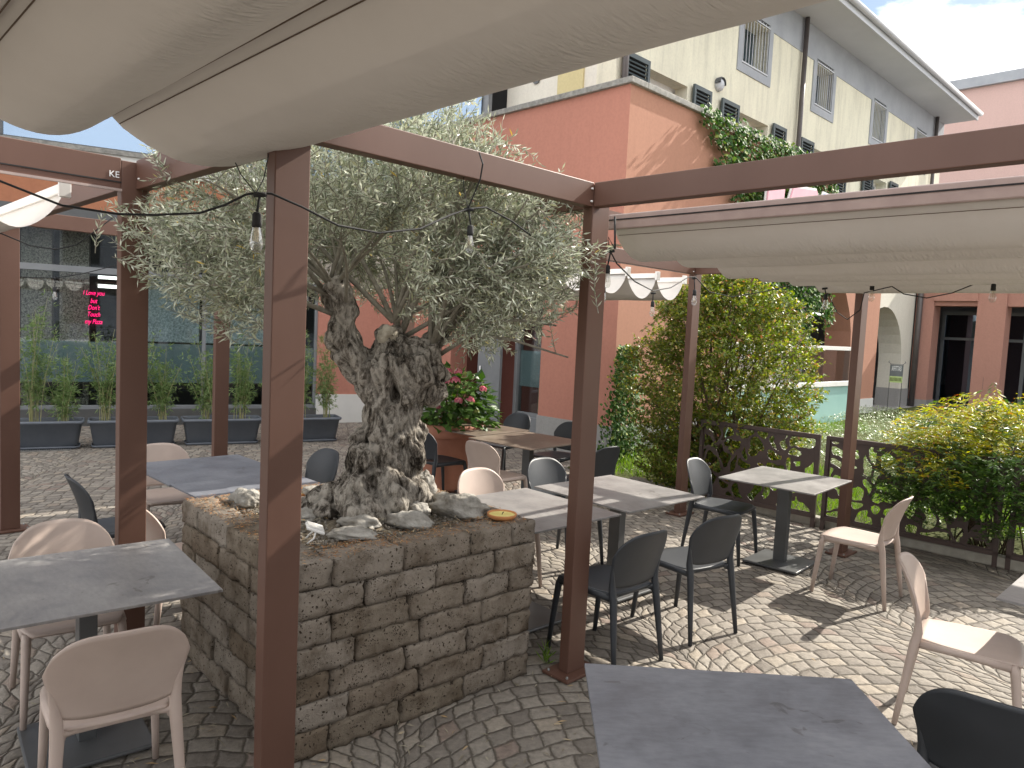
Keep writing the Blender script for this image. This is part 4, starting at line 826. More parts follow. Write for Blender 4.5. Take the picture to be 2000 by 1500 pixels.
bpy.context.view_layer.update(); ev = bpy.data.meshes.new_from_object(tmp.evaluated_get(bpy.context.evaluated_depsgraph_get())); bpy.data.objects.remove(tmp)
nv = len(ev.vertices); co = np.empty(nv*3); ev.vertices.foreach_get('co', co); co = co.reshape(-1, 3); no = np.empty(nv*3); ev.vertices.foreach_get('normal', no); no = no.reshape(-1, 3)
disp = np.empty(nv)
for i in range(nv):
    p = co[i]; dx = p-TC; xx = dx@rt; dd = dx@vd; z = p[2]; an = math.atan2(dd, xx-.15)+z*1.9
    q = Vector((math.cos(an)*2.6, math.sin(an)*2.6, z*2.2)); r1 = abs(mnoise.noise(q*1.6)); r2 = mnoise.noise(Vector((math.cos(an)*6.5, math.sin(an)*6.5, z*5))); r3 = mnoise.noise(Vector((p*26).tolist())); r4 = abs(mnoise.noise(Vector((p*9).tolist())))
    disp[i] = -.010*(1-min(1, r1*6))+.010*r2+.010*r3+.040*r4+.035*mnoise.noise(Vector((p*5.5).tolist()))-.007*(1-min(1, abs(mnoise.noise(Vector((math.cos(an)*9, math.sin(an)*9, z*7))))*5))-.01
    h = math.hypot(xx-.165, (z-1.53)*.55)                      # the dark hollow facing the camera
    if dd < 0: disp[i] -= .09*math.exp(-(h/.026)**2)
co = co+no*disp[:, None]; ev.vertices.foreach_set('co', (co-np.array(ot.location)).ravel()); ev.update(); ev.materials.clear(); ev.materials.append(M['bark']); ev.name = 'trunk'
ev.polygons.foreach_set('use_smooth', np.ones(len(ev.polygons), bool))
tr_ = bpy.data.objects.new('trunk', ev); COL.objects.link(tr_); tr_.parent = ot
ct_ = MB(); ct_.tube([TP(.12, 1.80, -.01), TP(.128, 1.82, -.01), TP(.136, 1.84, -.014), TP(.143, 1.86, -.017), TP(.15, 1.88, -.02), TP(.16, 1.90, -.02)], [.058, .054, .05, .044, .036, .012], 20); ct_.v = [v+np.array([mnoise.noise(Vector((v*22).tolist())), mnoise.noise(Vector((v*22+5).tolist())), 1.6*mnoise.noise(Vector((v*26+9).tolist()))])*.022 for v in ct_.v]; ct_.build('cut_stub', 'cut', ot, smooth=True)
# shoots: from the pollard heads out to the crown shell
CC = TP(.03, 2.38, .05)
def in_crown(p):
    d = p-CC; x, y, z = d@rt, d@vd, d[2]
    X = 1.33 if x > 0 else 1.30
    return (x/X)**2+(y/1.05)**2+((z/.76) if z > 0 else (z/.76))**2
heads = [(TP(-.16, 2.08), 10), (TP(-.2, 2.04, .05), 5), (TP(-.1, 1.96), 3), (TP(.16, 1.91, -.02), 5), (TP(.46, 1.85, .1), 10), (TP(.37, 1.77), 6), (TP(.2, 1.81, .08), 5)]
br = MB(); tips = []; random.seed(11)
mains = []
for k, (h, wgt) in enumerate(heads):
    for _ in range(wgt):
        for _t in range(60):
            az = random.uniform(0, 2*math.pi); el = random.uniform(-.35, 1.3); rr = random.uniform(.62, .95)
            e = np.array([math.cos(el)*math.cos(az)*1.3, math.cos(el)*math.sin(az)*1.02, math.sin(el)*.7])*rr
            t_ = CC+rt*e[0]+vd*e[1]+ZZ*e[2]; dx = (t_-h)@rt
            if k < 3 and dx > .45: continue
            if k > 3 and dx < -.35: continue
            if (t_-h)@ZZ < -.12: continue
            break
        bow = ZZ*random.uniform(.05, .22)+rt*random.gauss(0, .06)+vd*random.gauss(0, .06); pts = bez(h, t_, bow, 9)
        r0 = random.uniform(.009, .017); br.tube(list(pts), list(np.linspace(r0, .004, 9)), 6); mains.append(pts)
for ex in ([TP(.42, 1.79), TP(.6, 1.93, -.05), TP(.85, 1.95, -.08), TP(1.05, 1.93, -.1)], [TP(.42, 1.74), TP(.58, 1.86, -.1), TP(.8, 1.84, -.15), TP(1.1, 1.76, -.2)], [TP(-.15, 1.93), TP(-.35, 2.0, -.1), TP(-.6, 1.98, -.2)], [TP(-.2, 2.04), TP(-.6, 2.2, 0), TP(-1.0, 2.25, 0)]):
    pts = np.array(ex); br.tube(ex, [.014, .011, .008, .005][:len(ex)], 6); mains.append(pts); mains.append(pts)
# side twigs
tw = MB(); twl = []
def hollow(p):
    d = p-CC; x, y, z = d@rt, d@vd, d[2]
    return (z < -.12 and abs(x+.10) < .23 and y < .40) or (z < -.46 and abs(x+.02) < .34)
cnt = 0
while len(twl) < 1900 and cnt < 40000:
    cnt += 1; pts = random.choice(mains); f = random.uniform(.28, 1.0)*(len(pts)-1); i = min(int(f), len(pts)-2); p = pts[i]+(pts[i+1]-pts[i])*(f-i)
    d = unit(unit(p-CC)*random.uniform(.3, 1.1)+rng.normal(size=3)*.75+ZZ*.15); ln = random.uniform(.16, .42); q = p+d*ln
    ic = in_crown(q)
    if ic > 1.0+.12*mnoise.noise(Vector((q*3).tolist())) or hollow(q): continue
    if hollow(p) and random.random() < .7: continue
    if mnoise.noise(Vector((q*2.9+4).tolist())) < -.2: continue
    twl.append((p, q, d))
# fill the shell so the crown reads solid
while len(twl) < 3250:
    az = random.uniform(0, 2*math.pi); el = math.asin(random.uniform(-.75, 1)); rr = random.uniform(.5, 1.0)**.5
    e = np.array([math.cos(el)*math.cos(az)*1.31, math.cos(el)*math.sin(az)*1.02, math.sin(el)*.76])*rr; q = CC+rt*e[0]+vd*e[1]+ZZ*e[2]
    if hollow(q) or mnoise.noise(Vector((q*2.9+4).tolist())) < -.10: continue
    d = unit(unit(q-CC)+rng.normal(size=3)*.6+ZZ*.25); p = q-d*random.uniform(.18, .34)
    if hollow(p): continue
    twl.append((p, q, d))
P = []; D = []; Ls = []
def clear(q):
    e = q-P1; return not (q[2] > 2.38 and (e@U1 < .10 or (e@U2 < .16 and e@U1 < 1.15)))
twl = [w_ for w_ in twl if clear(w_[0]) and clear(w_[1])]
for p, q, d in twl:
    bow = rng.normal(size=3)*.03-ZZ*.0; c = bez(p, q, bow, 5); tw.tube(list(c), list(np.linspace(.0028, .0011, 5)), 4, cap=False)
    ln = np.linalg.norm(q-p); nl = int(ln/.021); s1 = unit(np.cross(d, rng.normal(size=3))); s2 = np.cross(d, s1)
    for k in range(nl):
        f = .12+.88*k/nl; x = c[min(int(f*4), 3)]+(c[min(int(f*4)+1, 4)]-c[min(int(f*4), 3)])*(f*4-int(f*4)) if f < 1 else c[4]
        a = (k % 2)*math.pi/2+random.gauss(0, .3)
        for sg_ in (1, -1):
            if random.random() < .12: continue
            s = (math.cos(a)*s1+math.sin(a)*s2)*sg_; P.append(x); D.append(unit(d*random.uniform(.5, 1.1)+s*random.uniform(.6, 1.0)+rng.normal(size=3)*.12)); Ls.append(random.uniform(.038, .062)*(1-.25*f))
    P.append(q); D.append(d); Ls.append(.045)
br.build('branch', 'bark_twig', ot, smooth=True); tw.build('twig', 'bark_twig', ot, smooth=True)
P = np.array(P); D = np.array(D); Ls = np.array(Ls); V, T = leafset(P, D, Ls, Ls*rng.uniform(.17, .23, len(P)), .08, .06)
link_mesh('crown', V, T, 'olive_leaf', ot, tri=True); print('olive leaves', len(P))

# ============================================================ other plants
def plant(name, label, cat, base, stems, leafP, leafD, Ln, Wd, leaf_mat, stem_mat='stem', group=None, fold=.15, curl=.05, nrm=None):
    r = thing(name, label, cat, base, group=group)
    if stems is not None: stems.build('stem', stem_mat, r, smooth=True)
    V, T = leafset(leafP, leafD, Ln, Wd, fold, curl, nrm); link_mesh('foliage', V, T, leaf_mat, r, tri=True); return r
# big sunlit shrub at the corner
bc = np.array([2.55, 9.0, 0]); st = MB(); P = []; D = []; random.seed(5)
def bush_r(z):  # half width at height
    return np.interp(z, [0, .35, .8, 1.3, 1.9, 2.4, 2.75], [.7, .95, 1.15, 1.3, 1.2, .85, .2])
for k in range(38):
    a = random.uniform(0, 2*math.pi); z = random.uniform(.6, 2.65); r = bush_r(z)*random.uniform(.45, .95); t_ = bc+[math.cos(a)*r, math.sin(a)*r*.85, z]
    pts = bez(bc+[random.gauss(0, .12), random.gauss(0, .12), 0], t_, [0, 0, .15], 8); st.tube(list(pts), list(np.linspace(random.uniform(.012, .028), .005, 8)), 6)
for k in range(4000):
    z = random.uniform(.1, 2.75)**1.0; a = random.uniform(0, 2*math.pi); rr = bush_r(z)*(random.random()**.42)*(1+.22*mnoise.noise(Vector((math.cos(a)*1.6, math.sin(a)*1.6, z*1.7))))
    q = bc+[math.cos(a)*rr, math.sin(a)*rr*.85, z]
    if mnoise.noise(Vector((q*2.4).tolist())) < -.3: continue
    d = unit(np.array([math.cos(a), math.sin(a), random.gauss(.35, .4)])); p = q-d*random.uniform(.14, .26); st.tube([p, q], [.003, .0015], 4, cap=False)
    for j in range(17):
        f = random.random(); P.append(p+(q-p)*f+rng.normal(size=3)*.012); D.append(unit(d*.5+rng.normal(size=3)*.8))
P = np.array(P); D = np.array(D); n = len(P); nr = np.tile([.1, -.1, 1.], (n, 1))
plant('shrub', 'tall sunlit shrub with small glossy yellow green and reddish leaves at the building corner', 'shrub', bc, st, P, D, rng.uniform(.035, .06, n), rng.uniform(.022, .034, n), 'bush_leaf', nrm=nr)
# nandina, right
nc = np.array([4.5, 6.85, 0]); st = MB(); P = []; D = []; Pn = []; Dn = []
for k in range(40):
    a = random.uniform(0, 2*math.pi); r = random.uniform(.1, .7); z = random.uniform(.7, 1.15); b_ = nc+[random.gauss(0, .2), random.gauss(0, .15), 0]; st.tube(list(bez(b_, nc+[math.cos(a)*r, math.sin(a)*r*.8, z], [0, 0, .1], 6)), .008, 5)
for k in range(3600):
    a = random.uniform(0, 2*math.pi); el = math.asin(random.uniform(-.55, 1)); rr = random.random()**.33*(1+.18*mnoise.noise(Vector((math.cos(a)*2, math.sin(a)*2, el*2))))
    q = nc+[math.cos(a)*math.cos(el)*1.02*rr, math.sin(a)*math.cos(el)*.9*rr, .74+math.sin(el)*.74*rr]
    if q[2] < .1: continue
    d = unit(np.array([math.cos(a)*.8, math.sin(a)*.8, random.gauss(.15, .3)])); p = q-d*.2; s1 = unit(np.cross(d, ZZ)); new = q[2] > 1.02 and random.random() < .75 or (q[0] < nc[0]-.62 and q[2] > .75 and random.random() < .7)
    for j in range(13):
        f = random.random(); sd_ = random.choice((-1, 1)); x = p+(q-p)*f; dd = unit(d*.8+s1*sd_*.8-ZZ*random.uniform(.0, .35)+rng.normal(size=3)*.15); (Pn if new else P).append(x); (Dn if new else D).append(dd)
P = np.array(P); D = np.array(D); n = len(P); npl = plant('nandina', 'dense heavenly bamboo shrub with lime yellow tips spilling over the fence at the right', 'shrub', nc, st, P, D, rng.uniform(.045, .075, n), rng.uniform(.011, .017, n), 'nandina_leaf', nrm=np.tile([0, 0, 1.], (n, 1)))
Pn = np.array(Pn); Dn = np.array(Dn); n = len(Pn); V, T = leafset(Pn, Dn, rng.uniform(.04, .07, n), rng.uniform(.011, .017, n), .15, .05, np.tile([0, 0, 1.], (n, 1))); link_mesh('new_growth', V, T, 'nandina_new', npl, tri=True)
# small pale shrub by the far columns
nc = KF(9.2, -6.4, .2); st = MB(); P = []; D = []
for k in range(260):
    d = unit(rng.normal(size=3)+[0, 0, .4]); q = nc+[0, 0, .75]+d*np.array([.55, .55, .6])*random.random()**.4; p = q-d*.15; st.tube([p, q], .003, 4, cap=False)
    for j in range(8): P.append(p+(q-p)*random.random()); D.append(rng.normal(size=3))
st.tube([nc, nc+[0, 0, .7]], .03, 6); n = len(P)
plant('shrub', 'loose pale leaved shrub in front of the far square columns', 'shrub', nc, st, np.array(P), np.array(D), rng.uniform(.03, .05, n), .025, 'cover_leaf')
# ground cover and grass (stuff)
def s_bed():
    while True:
        s = -1+random.random()**1.0*11; o_ = -.1-random.random()*8.6
        if s > 1.5 and s > 3.6+1.6*mnoise.noise(Vector((o_, 0, 0)))+.0 and False: continue
        return s, o_
Pc = []; 
def gcov(s, o_): return mnoise.noise(Vector((s*.55, o_*.55, 4)))+.10*s-.12
while len(Pc) < 30000:
    s, o_ = s_bed()
    if gcov(s, o_) < 0: continue
    h = .22*(.55+.45*mnoise.noise(Vector((s*1.9, o_*1.9, 8))))+.06*mnoise.noise(Vector((s*6, o_*6, 8)))+.05; Pc.append(KF(s, o_, bed_z(s, o_)+h*random.uniform(.55, 1.05)))
P = np.array(Pc); n = len(P); D = rng.normal(size=(n, 3)); D[:, 2] = np.abs(D[:, 2])*.5+.1
V, T = leafset(P, D, rng.uniform(.035, .065, n), rng.uniform(.016, .028, n), .12, .1, np.tile([0, 0, 1.2], (n, 1))); link_mesh('ground_cover', V, T, 'cover_leaf', tri=True, kind='stuff', label='glossy pale green ground cover mounded over the garden bed', cat='ground cover')
Pc = []
while len(Pc) < 16000:
    s, o_ = s_bed()
    if gcov(s, o_) > .05: continue
    Pc.append(KF(s, o_, bed_z(s, o_)))
P = np.array(Pc); n = len(P); D = rng.normal(size=(n, 3))*.45; D[:, 2] = 1
V, T = leafset(P, D, rng.uniform(.09, .2, n), rng.uniform(.006, .011, n), .1, .15); link_mesh('grass', V, T, 'grass', tri=True, kind='stuff', label='bright green grass growing behind the cut-out fence', cat='grass')
# weed by the post
Pw = np.array([at_z(1066+random.gauss(0, 5), 1290+random.gauss(0, 6), 0) for _ in range(26)]); Dw = rng.normal(size=(26, 3))*.5; Dw[:, 2] = 1
V, T = leafset(Pw, Dw, rng.uniform(.05, .12, 26), .008, .1, .1); link_mesh('weed', V, T, 'grass', tri=True, label='small green weed in the cobbles beside the post foot', cat='weed')
# bamboo troughs
PX = np.array([-6.42, 9.52, 0]); PD = unit(np.array([3.7, 1.98, 0])); PN = np.array([-PD[1], PD[0], 0])
def TF(t, o_, z): return PX+PD*t+PN*o_+ZZ*z
labs = ['slate trough of bamboo at the left edge standing on the drain grate', 'slate bamboo trough half behind the second post from the left', 'slate bamboo trough between the left posts and the nearest post', 'slate bamboo trough directly behind the nearest post', 'slate bamboo trough at the right end nearest the coral wall']
spans = [(-.35, .80), (.84, 1.98), (2.06, 3.06), (3.1, 3.42), (3.12, 4.28)]
spans = [(-.42, .76), (.80, 1.94), (1.98, 3.08), (3.12, 4.28)]
labs = [labs[0], labs[1], labs[2], labs[4]]
for (t0, t1), lab in zip(spans, labs):
    r = thing('bamboo_trough', lab, 'planter', TF((t0+t1)/2, .2, 0), group='bamboo troughs in front of the dining room window')
    m = MB(); nx = 24
    prof = [(0, .03, .0), (.0, .04, 0), (.03, .36, 0), (.03, .4, .022), (.03, .4, -.0)]
    def ring(e, z): # rounded rectangle ring grown by e
        L0, W0, rr = (t1-t0)/2-.07+e, .15+e, .06; pts = []
        for cx, cy, a0 in ((L0-rr, W0-rr, 0), (-L0+rr, W0-rr, 90), (-L0+rr, -W0+rr, 180), (L0-rr, -W0+rr, 270)):
            for a in np.linspace(a0, a0+90, 6): pts.append(TF((t0+t1)/2+cx+rr*math.cos(R_(a)), .2+cy+rr*math.sin(R_(a)), z))
        return pts
    rings = [ring(-.02, .035), ring(.0, .05), ring(.045, .345), ring(.068, .35), ring(.072, .365), ring(.07, .385), ring(.055, .39), ring(.045, .38), ring(.04, .33)]
    n = len(rings[0]); m.add([p for q in rings for p in q], [(i*n+k, i*n+(k+1) % n, (i+1)*n+(k+1) % n, (i+1)*n+k) for i in range(len(rings)-1) for k in range(n)]+[tuple(range(n))]); m.build('trough', 'pot_plastic', r, smooth=True)
    m = MB(); rg = [ring(.0, .004), ring(.02, .02), ring(.025, .04), ring(.015, .04)]; m.add([p for q in rg for p in q], [(i*n+k, i*n+(k+1) % n, (i+1)*n+(k+1) % n, (i+1)*n+k) for i in range(3) for k in range(n)]); m.build('saucer', 'pot_plastic', r, smooth=True)
    m = MB(); rg = ring(.038, .34); m.add(rg, [tuple(range(n))]); m.build('soil', 'soil', r)
    st = MB(); P = []; D = []
    ncl = 3 if t1-t0 > 1.1 else 2
    for c in range(ncl):
        tc = t0+(t1-t0)*(c+.6+random.gauss(0, .05))/(ncl+.2); hh = random.uniform(1.35, 2.25)
        for k in range(15):
            tb, ob = tc+random.gauss(0, .035), .2+random.gauss(0, .03); lean = random.gauss(0, .12); lo_ = random.gauss(0, .09); h = hh*random.uniform(.55, 1.0)
            pts = [TF(tb+lean*(f**1.6), ob+lo_*(f**1.6), .33+(h-.33)*f) for f in np.linspace(0, 1, 7)]; st.tube(pts, list(np.linspace(.0045, .0018, 7)), 5, cap=False)
            for q in range(28):
                f = random.uniform(.26, 1.02); i = min(int(f*6), 5); x = pts[i]+(pts[i+1]-pts[i])*(f*6-i); d0 = unit(rng.normal(size=3)+[0, 0, .1]); x = x+d0*random.uniform(.0, .14)
                for w_ in range(5): P.append(x+rng.normal(size=3)*.006); D.append(unit(d0+rng.normal(size=3)*.6-ZZ*.1))
    P = np.array(P); n2 = len(P); V, T = leafset(P, np.array(D), rng.uniform(.05, .09, n2), rng.uniform(.008, .013, n2), .08, .12); b_ = thing('x', '', '') if False else None
    fo = link_mesh('foliage', V, T, 'bamboo_leaf', r, tri=True); st.build('cane', 'cane', r, smooth=True)
# drain grate
m = MB(); m.box(TF, -1.0, .62, -.04, -.02, .0, .012); m.box(TF, -1.0, .62, .06, .08, 0, .012)
for t in np.arange(-1.0, .62, .025): m.box(TF, t, t+.008, -.02, .06, .004, .011)
m.build('drain_grate', 'drain', label='steel drain grate in the cobbles under the leftmost trough', cat='drain')
# hydrangea in a terracotta pot
hp = at_z(868, 962, 0); hc = hp+[0, .28, 0]
hy = thing('hydrangea_pot', 'pink flowering hydrangea in a large terracotta pot by the entrance', 'potted plant', hc)
MB().lathe(hc, [(0, .0), (.27, .0), (.30, .05), (.385, .62), (.40, .63), (.425, .64), (.43, .76), (.42, .78), (.395, .78), (.385, .72)], 40).build('pot', 'terracotta', hy, smooth=True)
MB().lathe(hc, [(0, .7), (.39, .7)], 24).build('soil', 'soil', hy)
P = []; D = []; st = MB()
for k in range(1000):
    a = random.uniform(0, 2*math.pi); el = math.asin(random.uniform(-.25, 1)); rr = random.random()**.3; d = np.array([math.cos(a)*math.cos(el), math.sin(a)*math.cos(el), math.sin(el)])
    q = hc+[0, 0, .88]+d*[.56, .5, .52]*rr*(1+.12*mnoise.noise(Vector((d*2).tolist()))); P.append(q); D.append(unit(d*[1, 1, .2]+rng.normal(size=3)*.35-ZZ*.15))
for k in range(26): a = random.uniform(0, 6.28); st.tube(list(bez(hc+[0, 0, .7], hc+[math.cos(a)*.4, math.sin(a)*.4, random.uniform(.95, 1.35)], [0, 0, .1], 5)), .006, 5)
st.build('stem', 'stem', hy); P = np.array(P); n = len(P); V, T = leafset(P, np.array(D), rng.uniform(.09, .15, n), rng.uniform(.06, .095, n), .1, .12, np.tile([0, 0, 1.3], (n, 1))); link_mesh('foliage', V, T, 'hyd_leaf', hy, tri=True)
for (x, y, big) in ((874, 725, 1), (895, 726, 1), (873, 745, 1.1), (889, 743, 1.2), (943, 760, .9), (857, 781, .9), (830, 785, .9), (854, 795, .8), (896, 783, 1), (917, 782, 1.2), (815, 800, .7), (845, 731, .6), (931, 803, .45), (908, 730, .4), (893, 755, .4)):
    # head placed on the near surface of the foliage dome
    d = ray(x, y); t = (hc[1]-.38-abs(x-868)*-.0004)/d[1]; c = np.array([0, 0, CH])+t*d; n = int(90*big); dirs = unit(rng.normal(size=(n, 3))); dirs[:, 2] = np.abs(dirs[:, 2])*.8-.15; Pp = c+dirs*.045*big
    V, T = leafset(Pp, unit(np.cross(dirs, rng.normal(size=(n, 3)))), .026, .024, .1, .0, dirs*3); link_mesh('flower_head', V, T, 'petal' if big > .45 else 'petal_green', hy, tri=True)
# ============================================================ FENCE with cut-out pattern
FA = np.array([2.20, 8.45, 0]); FD = unit(np.array([4.45-2.20, 6.35-8.45, 0])); FN = np.array([-FD[1], FD[0], 0])
def FF_(x, y, z): return FA+FD*x+FN*y+ZZ*z
def cells(seed, Lx, Lz, n):
    r = np.random.default_rng(seed); pts = []
    while len(pts) < n:
        p = r.uniform([0, 0], [Lx, Lz]); 
        if all(np.hypot(*(p-q)) > .105 for q in pts) or r.random() < .012: pts.append(p)
    return np.array(pts)
def cut_panel(par, x0, Lx, z0, Lz, seed):
    pts = cells(seed, Lx, Lz, int(Lx*Lz*38)); hx = .011; nx, nz = int(Lx/hx), int(Lz/hx); xs = np.linspace(0, Lx, nx+1); zs = np.linspace(0, Lz, nz+1); f = np.empty((nx+1, nz+1))
    for i, x in enumerate(xs):
        for j, z in enumerate(zs):
            wx = x+.13*mnoise.noise(Vector((x*5, z*5, seed)))+.03*mnoise.noise(Vector((x*14, z*14, seed))); wz = z+.13*mnoise.noise(Vector((x*5+7, z*5, seed+9)))+.03*mnoise.noise(Vector((x*14+5, z*14, seed)))
            d = np.sort(np.hypot(pts[:, 0]-wx, pts[:, 1]-wz))[:3]; v = (d[1]-d[0])-.040-.022*mnoise.noise(Vector((x*7, z*7, seed+20)))
            v = min(v, (d[2]-d[0])*.8-.052)                        # rounds the hole corners
            e = min(x, z, Lx-x, Lz-z)-.012; f[i, j] = min(v, e)
    V = []; Fc = []; t = .004; cache = {}
    def vid(key, x, z, s):
        k = (key, s)
        if k not in cache: cache[k] = len(V); V.append(FF_(x0+x, s*t, z0+z))
        return cache[k]
    for i in range(nx):
        for j in range(nz):
            cs = [(i, j), (i+1, j), (i+1, j+1), (i, j+1)]; poly = []
            for k in range(4):
                a, b = cs[k], cs[(k+1) % 4]; fa, fb = f[a], f[b]
                if fa <= 0: poly.append((('c', a), xs[a[0]], zs[a[1]], 0))
                if (fa <= 0) != (fb <= 0):
                    s = fa/(fa-fb); poly.append((('e', min(a, b), max(a, b)), xs[a[0]]+(xs[b[0]]-xs[a[0]])*s, zs[a[1]]+(zs[b[1]]-zs[a[1]])*s, 1))
            if len(poly) < 3: continue
            Fc.append(tuple(vid(p[0], p[1], p[2], -1) for p in poly)); Fc.append(tuple(vid(p[0], p[1], p[2], 1) for p in reversed(poly)))
            for k in range(len(poly)):
                p, q = poly[k], poly[(k+1) % len(poly)]
                if p[3] and q[3]: Fc.append((vid(p[0], p[1], p[2], 1), vid(q[0], q[1], q[2], 1), vid(q[0], q[1], q[2], -1), vid(p[0], p[1], p[2], -1)))
    link_mesh('cutout_sheet', V, Fc, 'brown_dark', par)
def fence(x0, Lx, label, seed):
    r = thing('fence_panel', label, 'fence', FF_(x0+Lx/2, 0, 0), group='laser cut fence panels')
    m = MB(); m.box(FF_, x0, x0+Lx, -.02, .02, .93, .97); m.box(FF_, x0, x0+Lx, -.02, .02, .10, .14); m.box(FF_, x0, x0+.04, -.02, .02, .0, .93); m.box(FF_, x0+Lx-.04, x0+Lx, -.02, .02, 0, .93); m.build('frame', 'brown_dark', r, bevel=.003)
    cut_panel(r, x0+.04, Lx-.08, .14, .79, seed)
fence(.0, 1.36, 'brown cut-out fence panel left of the second sunny post', 3); fence(1.42, 1.55, 'brown cut-out fence panel behind the pink chair and shrub', 5); fence(3.03, 1.5, 'brown cut-out fence panel at the right edge behind the lime tipped shrub', 8)

# ============================================================ TABLES
def make_table(mat):
    r = thing('cafe_table', 'x', 'table', (0, 0, 0)); F = XF
    MB().box(F, -.5, .5, -.5, .5, .728, .74).build('tabletop', mat, r, bevel=.002, local=True)
    m = MB(); m.box(F, -.05, .05, -.035, .035, .03, .715); m.build('column', 'dark_metal', r, bevel=.003, local=True)
    MB().box(F, -.18, .18, -.18, .18, .715, .7275).build('mount', 'dark_metal', r, local=True)
    m = MB(); m.box(F, -.235, .235, -.235, .235, .012, .032); bs = m.build('foot_plate', 'dark_metal', r, bevel=.008, local=True)
    q = MB()
    for a in (-.2, .2):
        for b in (-.2, .2): q.lathe((a, b, 0), [(0, .0), (.016, .0), (.016, .012), (0, .012)], 10)
    q.build('glide', 'black', bs, smooth=False, local=True); return r
protoT = {}
def table(x, y, head, sx, sy, label, mat='table', group='square café tables on pedestals'):
    group = 'square pedestal tables'
    if mat not in protoT: r = protoT[mat] = make_table(mat); r.location = (x, y, 0); r.rotation_euler = (0, 0, -R_(head))
    else: r = dup(protoT[mat], (x, y, 0), -R_(head), label)
    for c in r.children:
        if c.name.startswith('tabletop'): c.scale = (sx, sy, 1)
    tag(r, label, 'table', group); return r
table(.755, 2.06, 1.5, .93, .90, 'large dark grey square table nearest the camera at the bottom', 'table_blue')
table(-1.80, 3.12, 51, .87, .88, 'grey square table at the left edge dappled with leaf shadow')
table(.83, 5.40, 47.5, .90, .88, 'sunlit grey table right of the foreground post, joined to its neighbour')
table(.12, 4.74, 47.5, .90, .88, 'sunlit grey table touching the back right corner of the stone planter')
table(2.37, 6.22, 42, .80, .88, 'sunlit grey table standing alone before the cut-out fence with a narrow shadow stripe')
table(2.95, 3.42, 45.5, .86, .86, 'table at the right edge of which only one pale corner shows')
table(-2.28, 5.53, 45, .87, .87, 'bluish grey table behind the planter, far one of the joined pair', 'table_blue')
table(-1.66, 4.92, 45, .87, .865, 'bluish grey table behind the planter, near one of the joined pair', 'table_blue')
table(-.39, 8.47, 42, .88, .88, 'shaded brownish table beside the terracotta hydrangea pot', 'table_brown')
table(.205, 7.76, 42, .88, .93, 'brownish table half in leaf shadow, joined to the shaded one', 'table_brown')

# ============================================================ CHAIRS
def make_chair(mat):
    r = thing('cafe_chair', 'x', 'chair', (0, 0, 0)); F = XF
    def backs(u, v):
        x = 2*u-1; ax = abs(x); zb = .483+.022*ax**4; zt = .815-.125*ax**4.6-.016*ax*ax
        z = zb+(zt-zb)*v; wz = np.interp(z, [.47, .52, .58, .66, .74, .82], [.196, .197, .208, .228, .236, .226]); k = (z-.45)/.35
        y = -.212-.020*k-.045*k*k-.066*(1-x*x)*(.25+.75*k)+.0
        return np.array([x*wz, y, z])
    MB().shell(backs, 30, 18, .011).build('backrest', mat, r, smooth=True, local=True)
    def seat(u, v):
        x = 2*u-1; v2 = v; y = -.215+.43*v2; wd = np.interp(v2, [0, .25, .6, .85, 1], [.168, .198, .212, .208, .19]); fr = max(0, (v2-.82)/.18)
        xx = x*wd*(1-.10*fr**3); z = .452-.014*(1-x*x)*(1-fr)*math.sin(math.pi*min(1, v2*1.1))**.5-.016*fr**2-.004*ax3(x)
        return np.array([xx, y+.012*(1-x*x)*fr-.02*(1-x*x)*(v2 < .02), z])
    def ax3(x): return abs(x)**6
    MB().shell(seat, 22, 22, .012).build('seat', mat, r, smooth=True, local=True)
    m = MB()
    for s in (-1, 1):
        m.tube([(s*.176, -.222, .428), (s*.196, -.1, .434), (s*.205, .05, .434), (s*.196, .17, .426)], [.017, .015, .015, .018], 10, flat=1.25)
        m.tube([(s*.187, -.228, .45), (s*.172, -.212, .437), (s*.13, -.20, .434), (s*.06, -.195, .433)], [.017, .015, .012, .009], 8)
    m.tube([(-.18, -.2, .434), (0, -.195, .430), (.18, -.2, .434)], [.013, .011, .013], 8); m.tube([(-.19, .18, .428), (0, .192, .426), (.19, .18, .428)], [.013, .012, .013], 8)
    m.build('seat_frame', mat, r, smooth=True, local=True)
    for s in (-1, 1):
        MB().tube([(s*.188, .175, .437), (s*.192, .19, .40), (s*.2, .215, .2), (s*.208, .236, .004)], [.02, .0195, .0165, .013], 12, flat=1.1).build('leg', mat, r, smooth=True, local=True)
        MB().tube([(s*.221, -.239, .655), (s*.207, -.229, .60), (s*.197, -.2225, .55), (s*.189, -.219, .49), (s*.188, -.233, .42), (s*.201, -.262, .2), (s*.212, -.288, .004)], [.0045, .009, .0145, .021, .0225, .0175, .013], 12, flat=1.0).build('leg', mat, r, smooth=True, local=True)
    return r
protoC = {}
def chair(x, y, head, label, mat='dark_chair', group=None):
    group = 'anthracite moulded chairs' if mat == 'dark_chair' else 'dusty pink moulded chairs'
    if mat not in protoC: r = protoC[mat] = make_chair(mat); r.location = (x, y, 0); r.rotation_euler = (0, 0, -R_(head)); tag(r, label, 'chair', group)
    else: r = dup(protoC[mat], (x, y, 0), -R_(head), label, group)
    return r
DK, PK = 'dark_chair', 'pink_chair'
chair(.605, 4.29, -41.5, 'dark chair seen from behind just right of the foreground post', DK)
chair(1.19, 4.785, -34, 'dark chair seen from behind, right of the one beside the foreground post', DK)
chair(1.92, 6.40, 128, 'dark chair at the left side of the table by the cut-out fence', DK)
chair(1.76, 2.50, 38, 'dark chair with only its rounded back showing in the bottom right corner', DK)
chair(-2.60, 4.95, 48, 'dark chair behind the second post from the left, its pointed back edge to the left', DK)
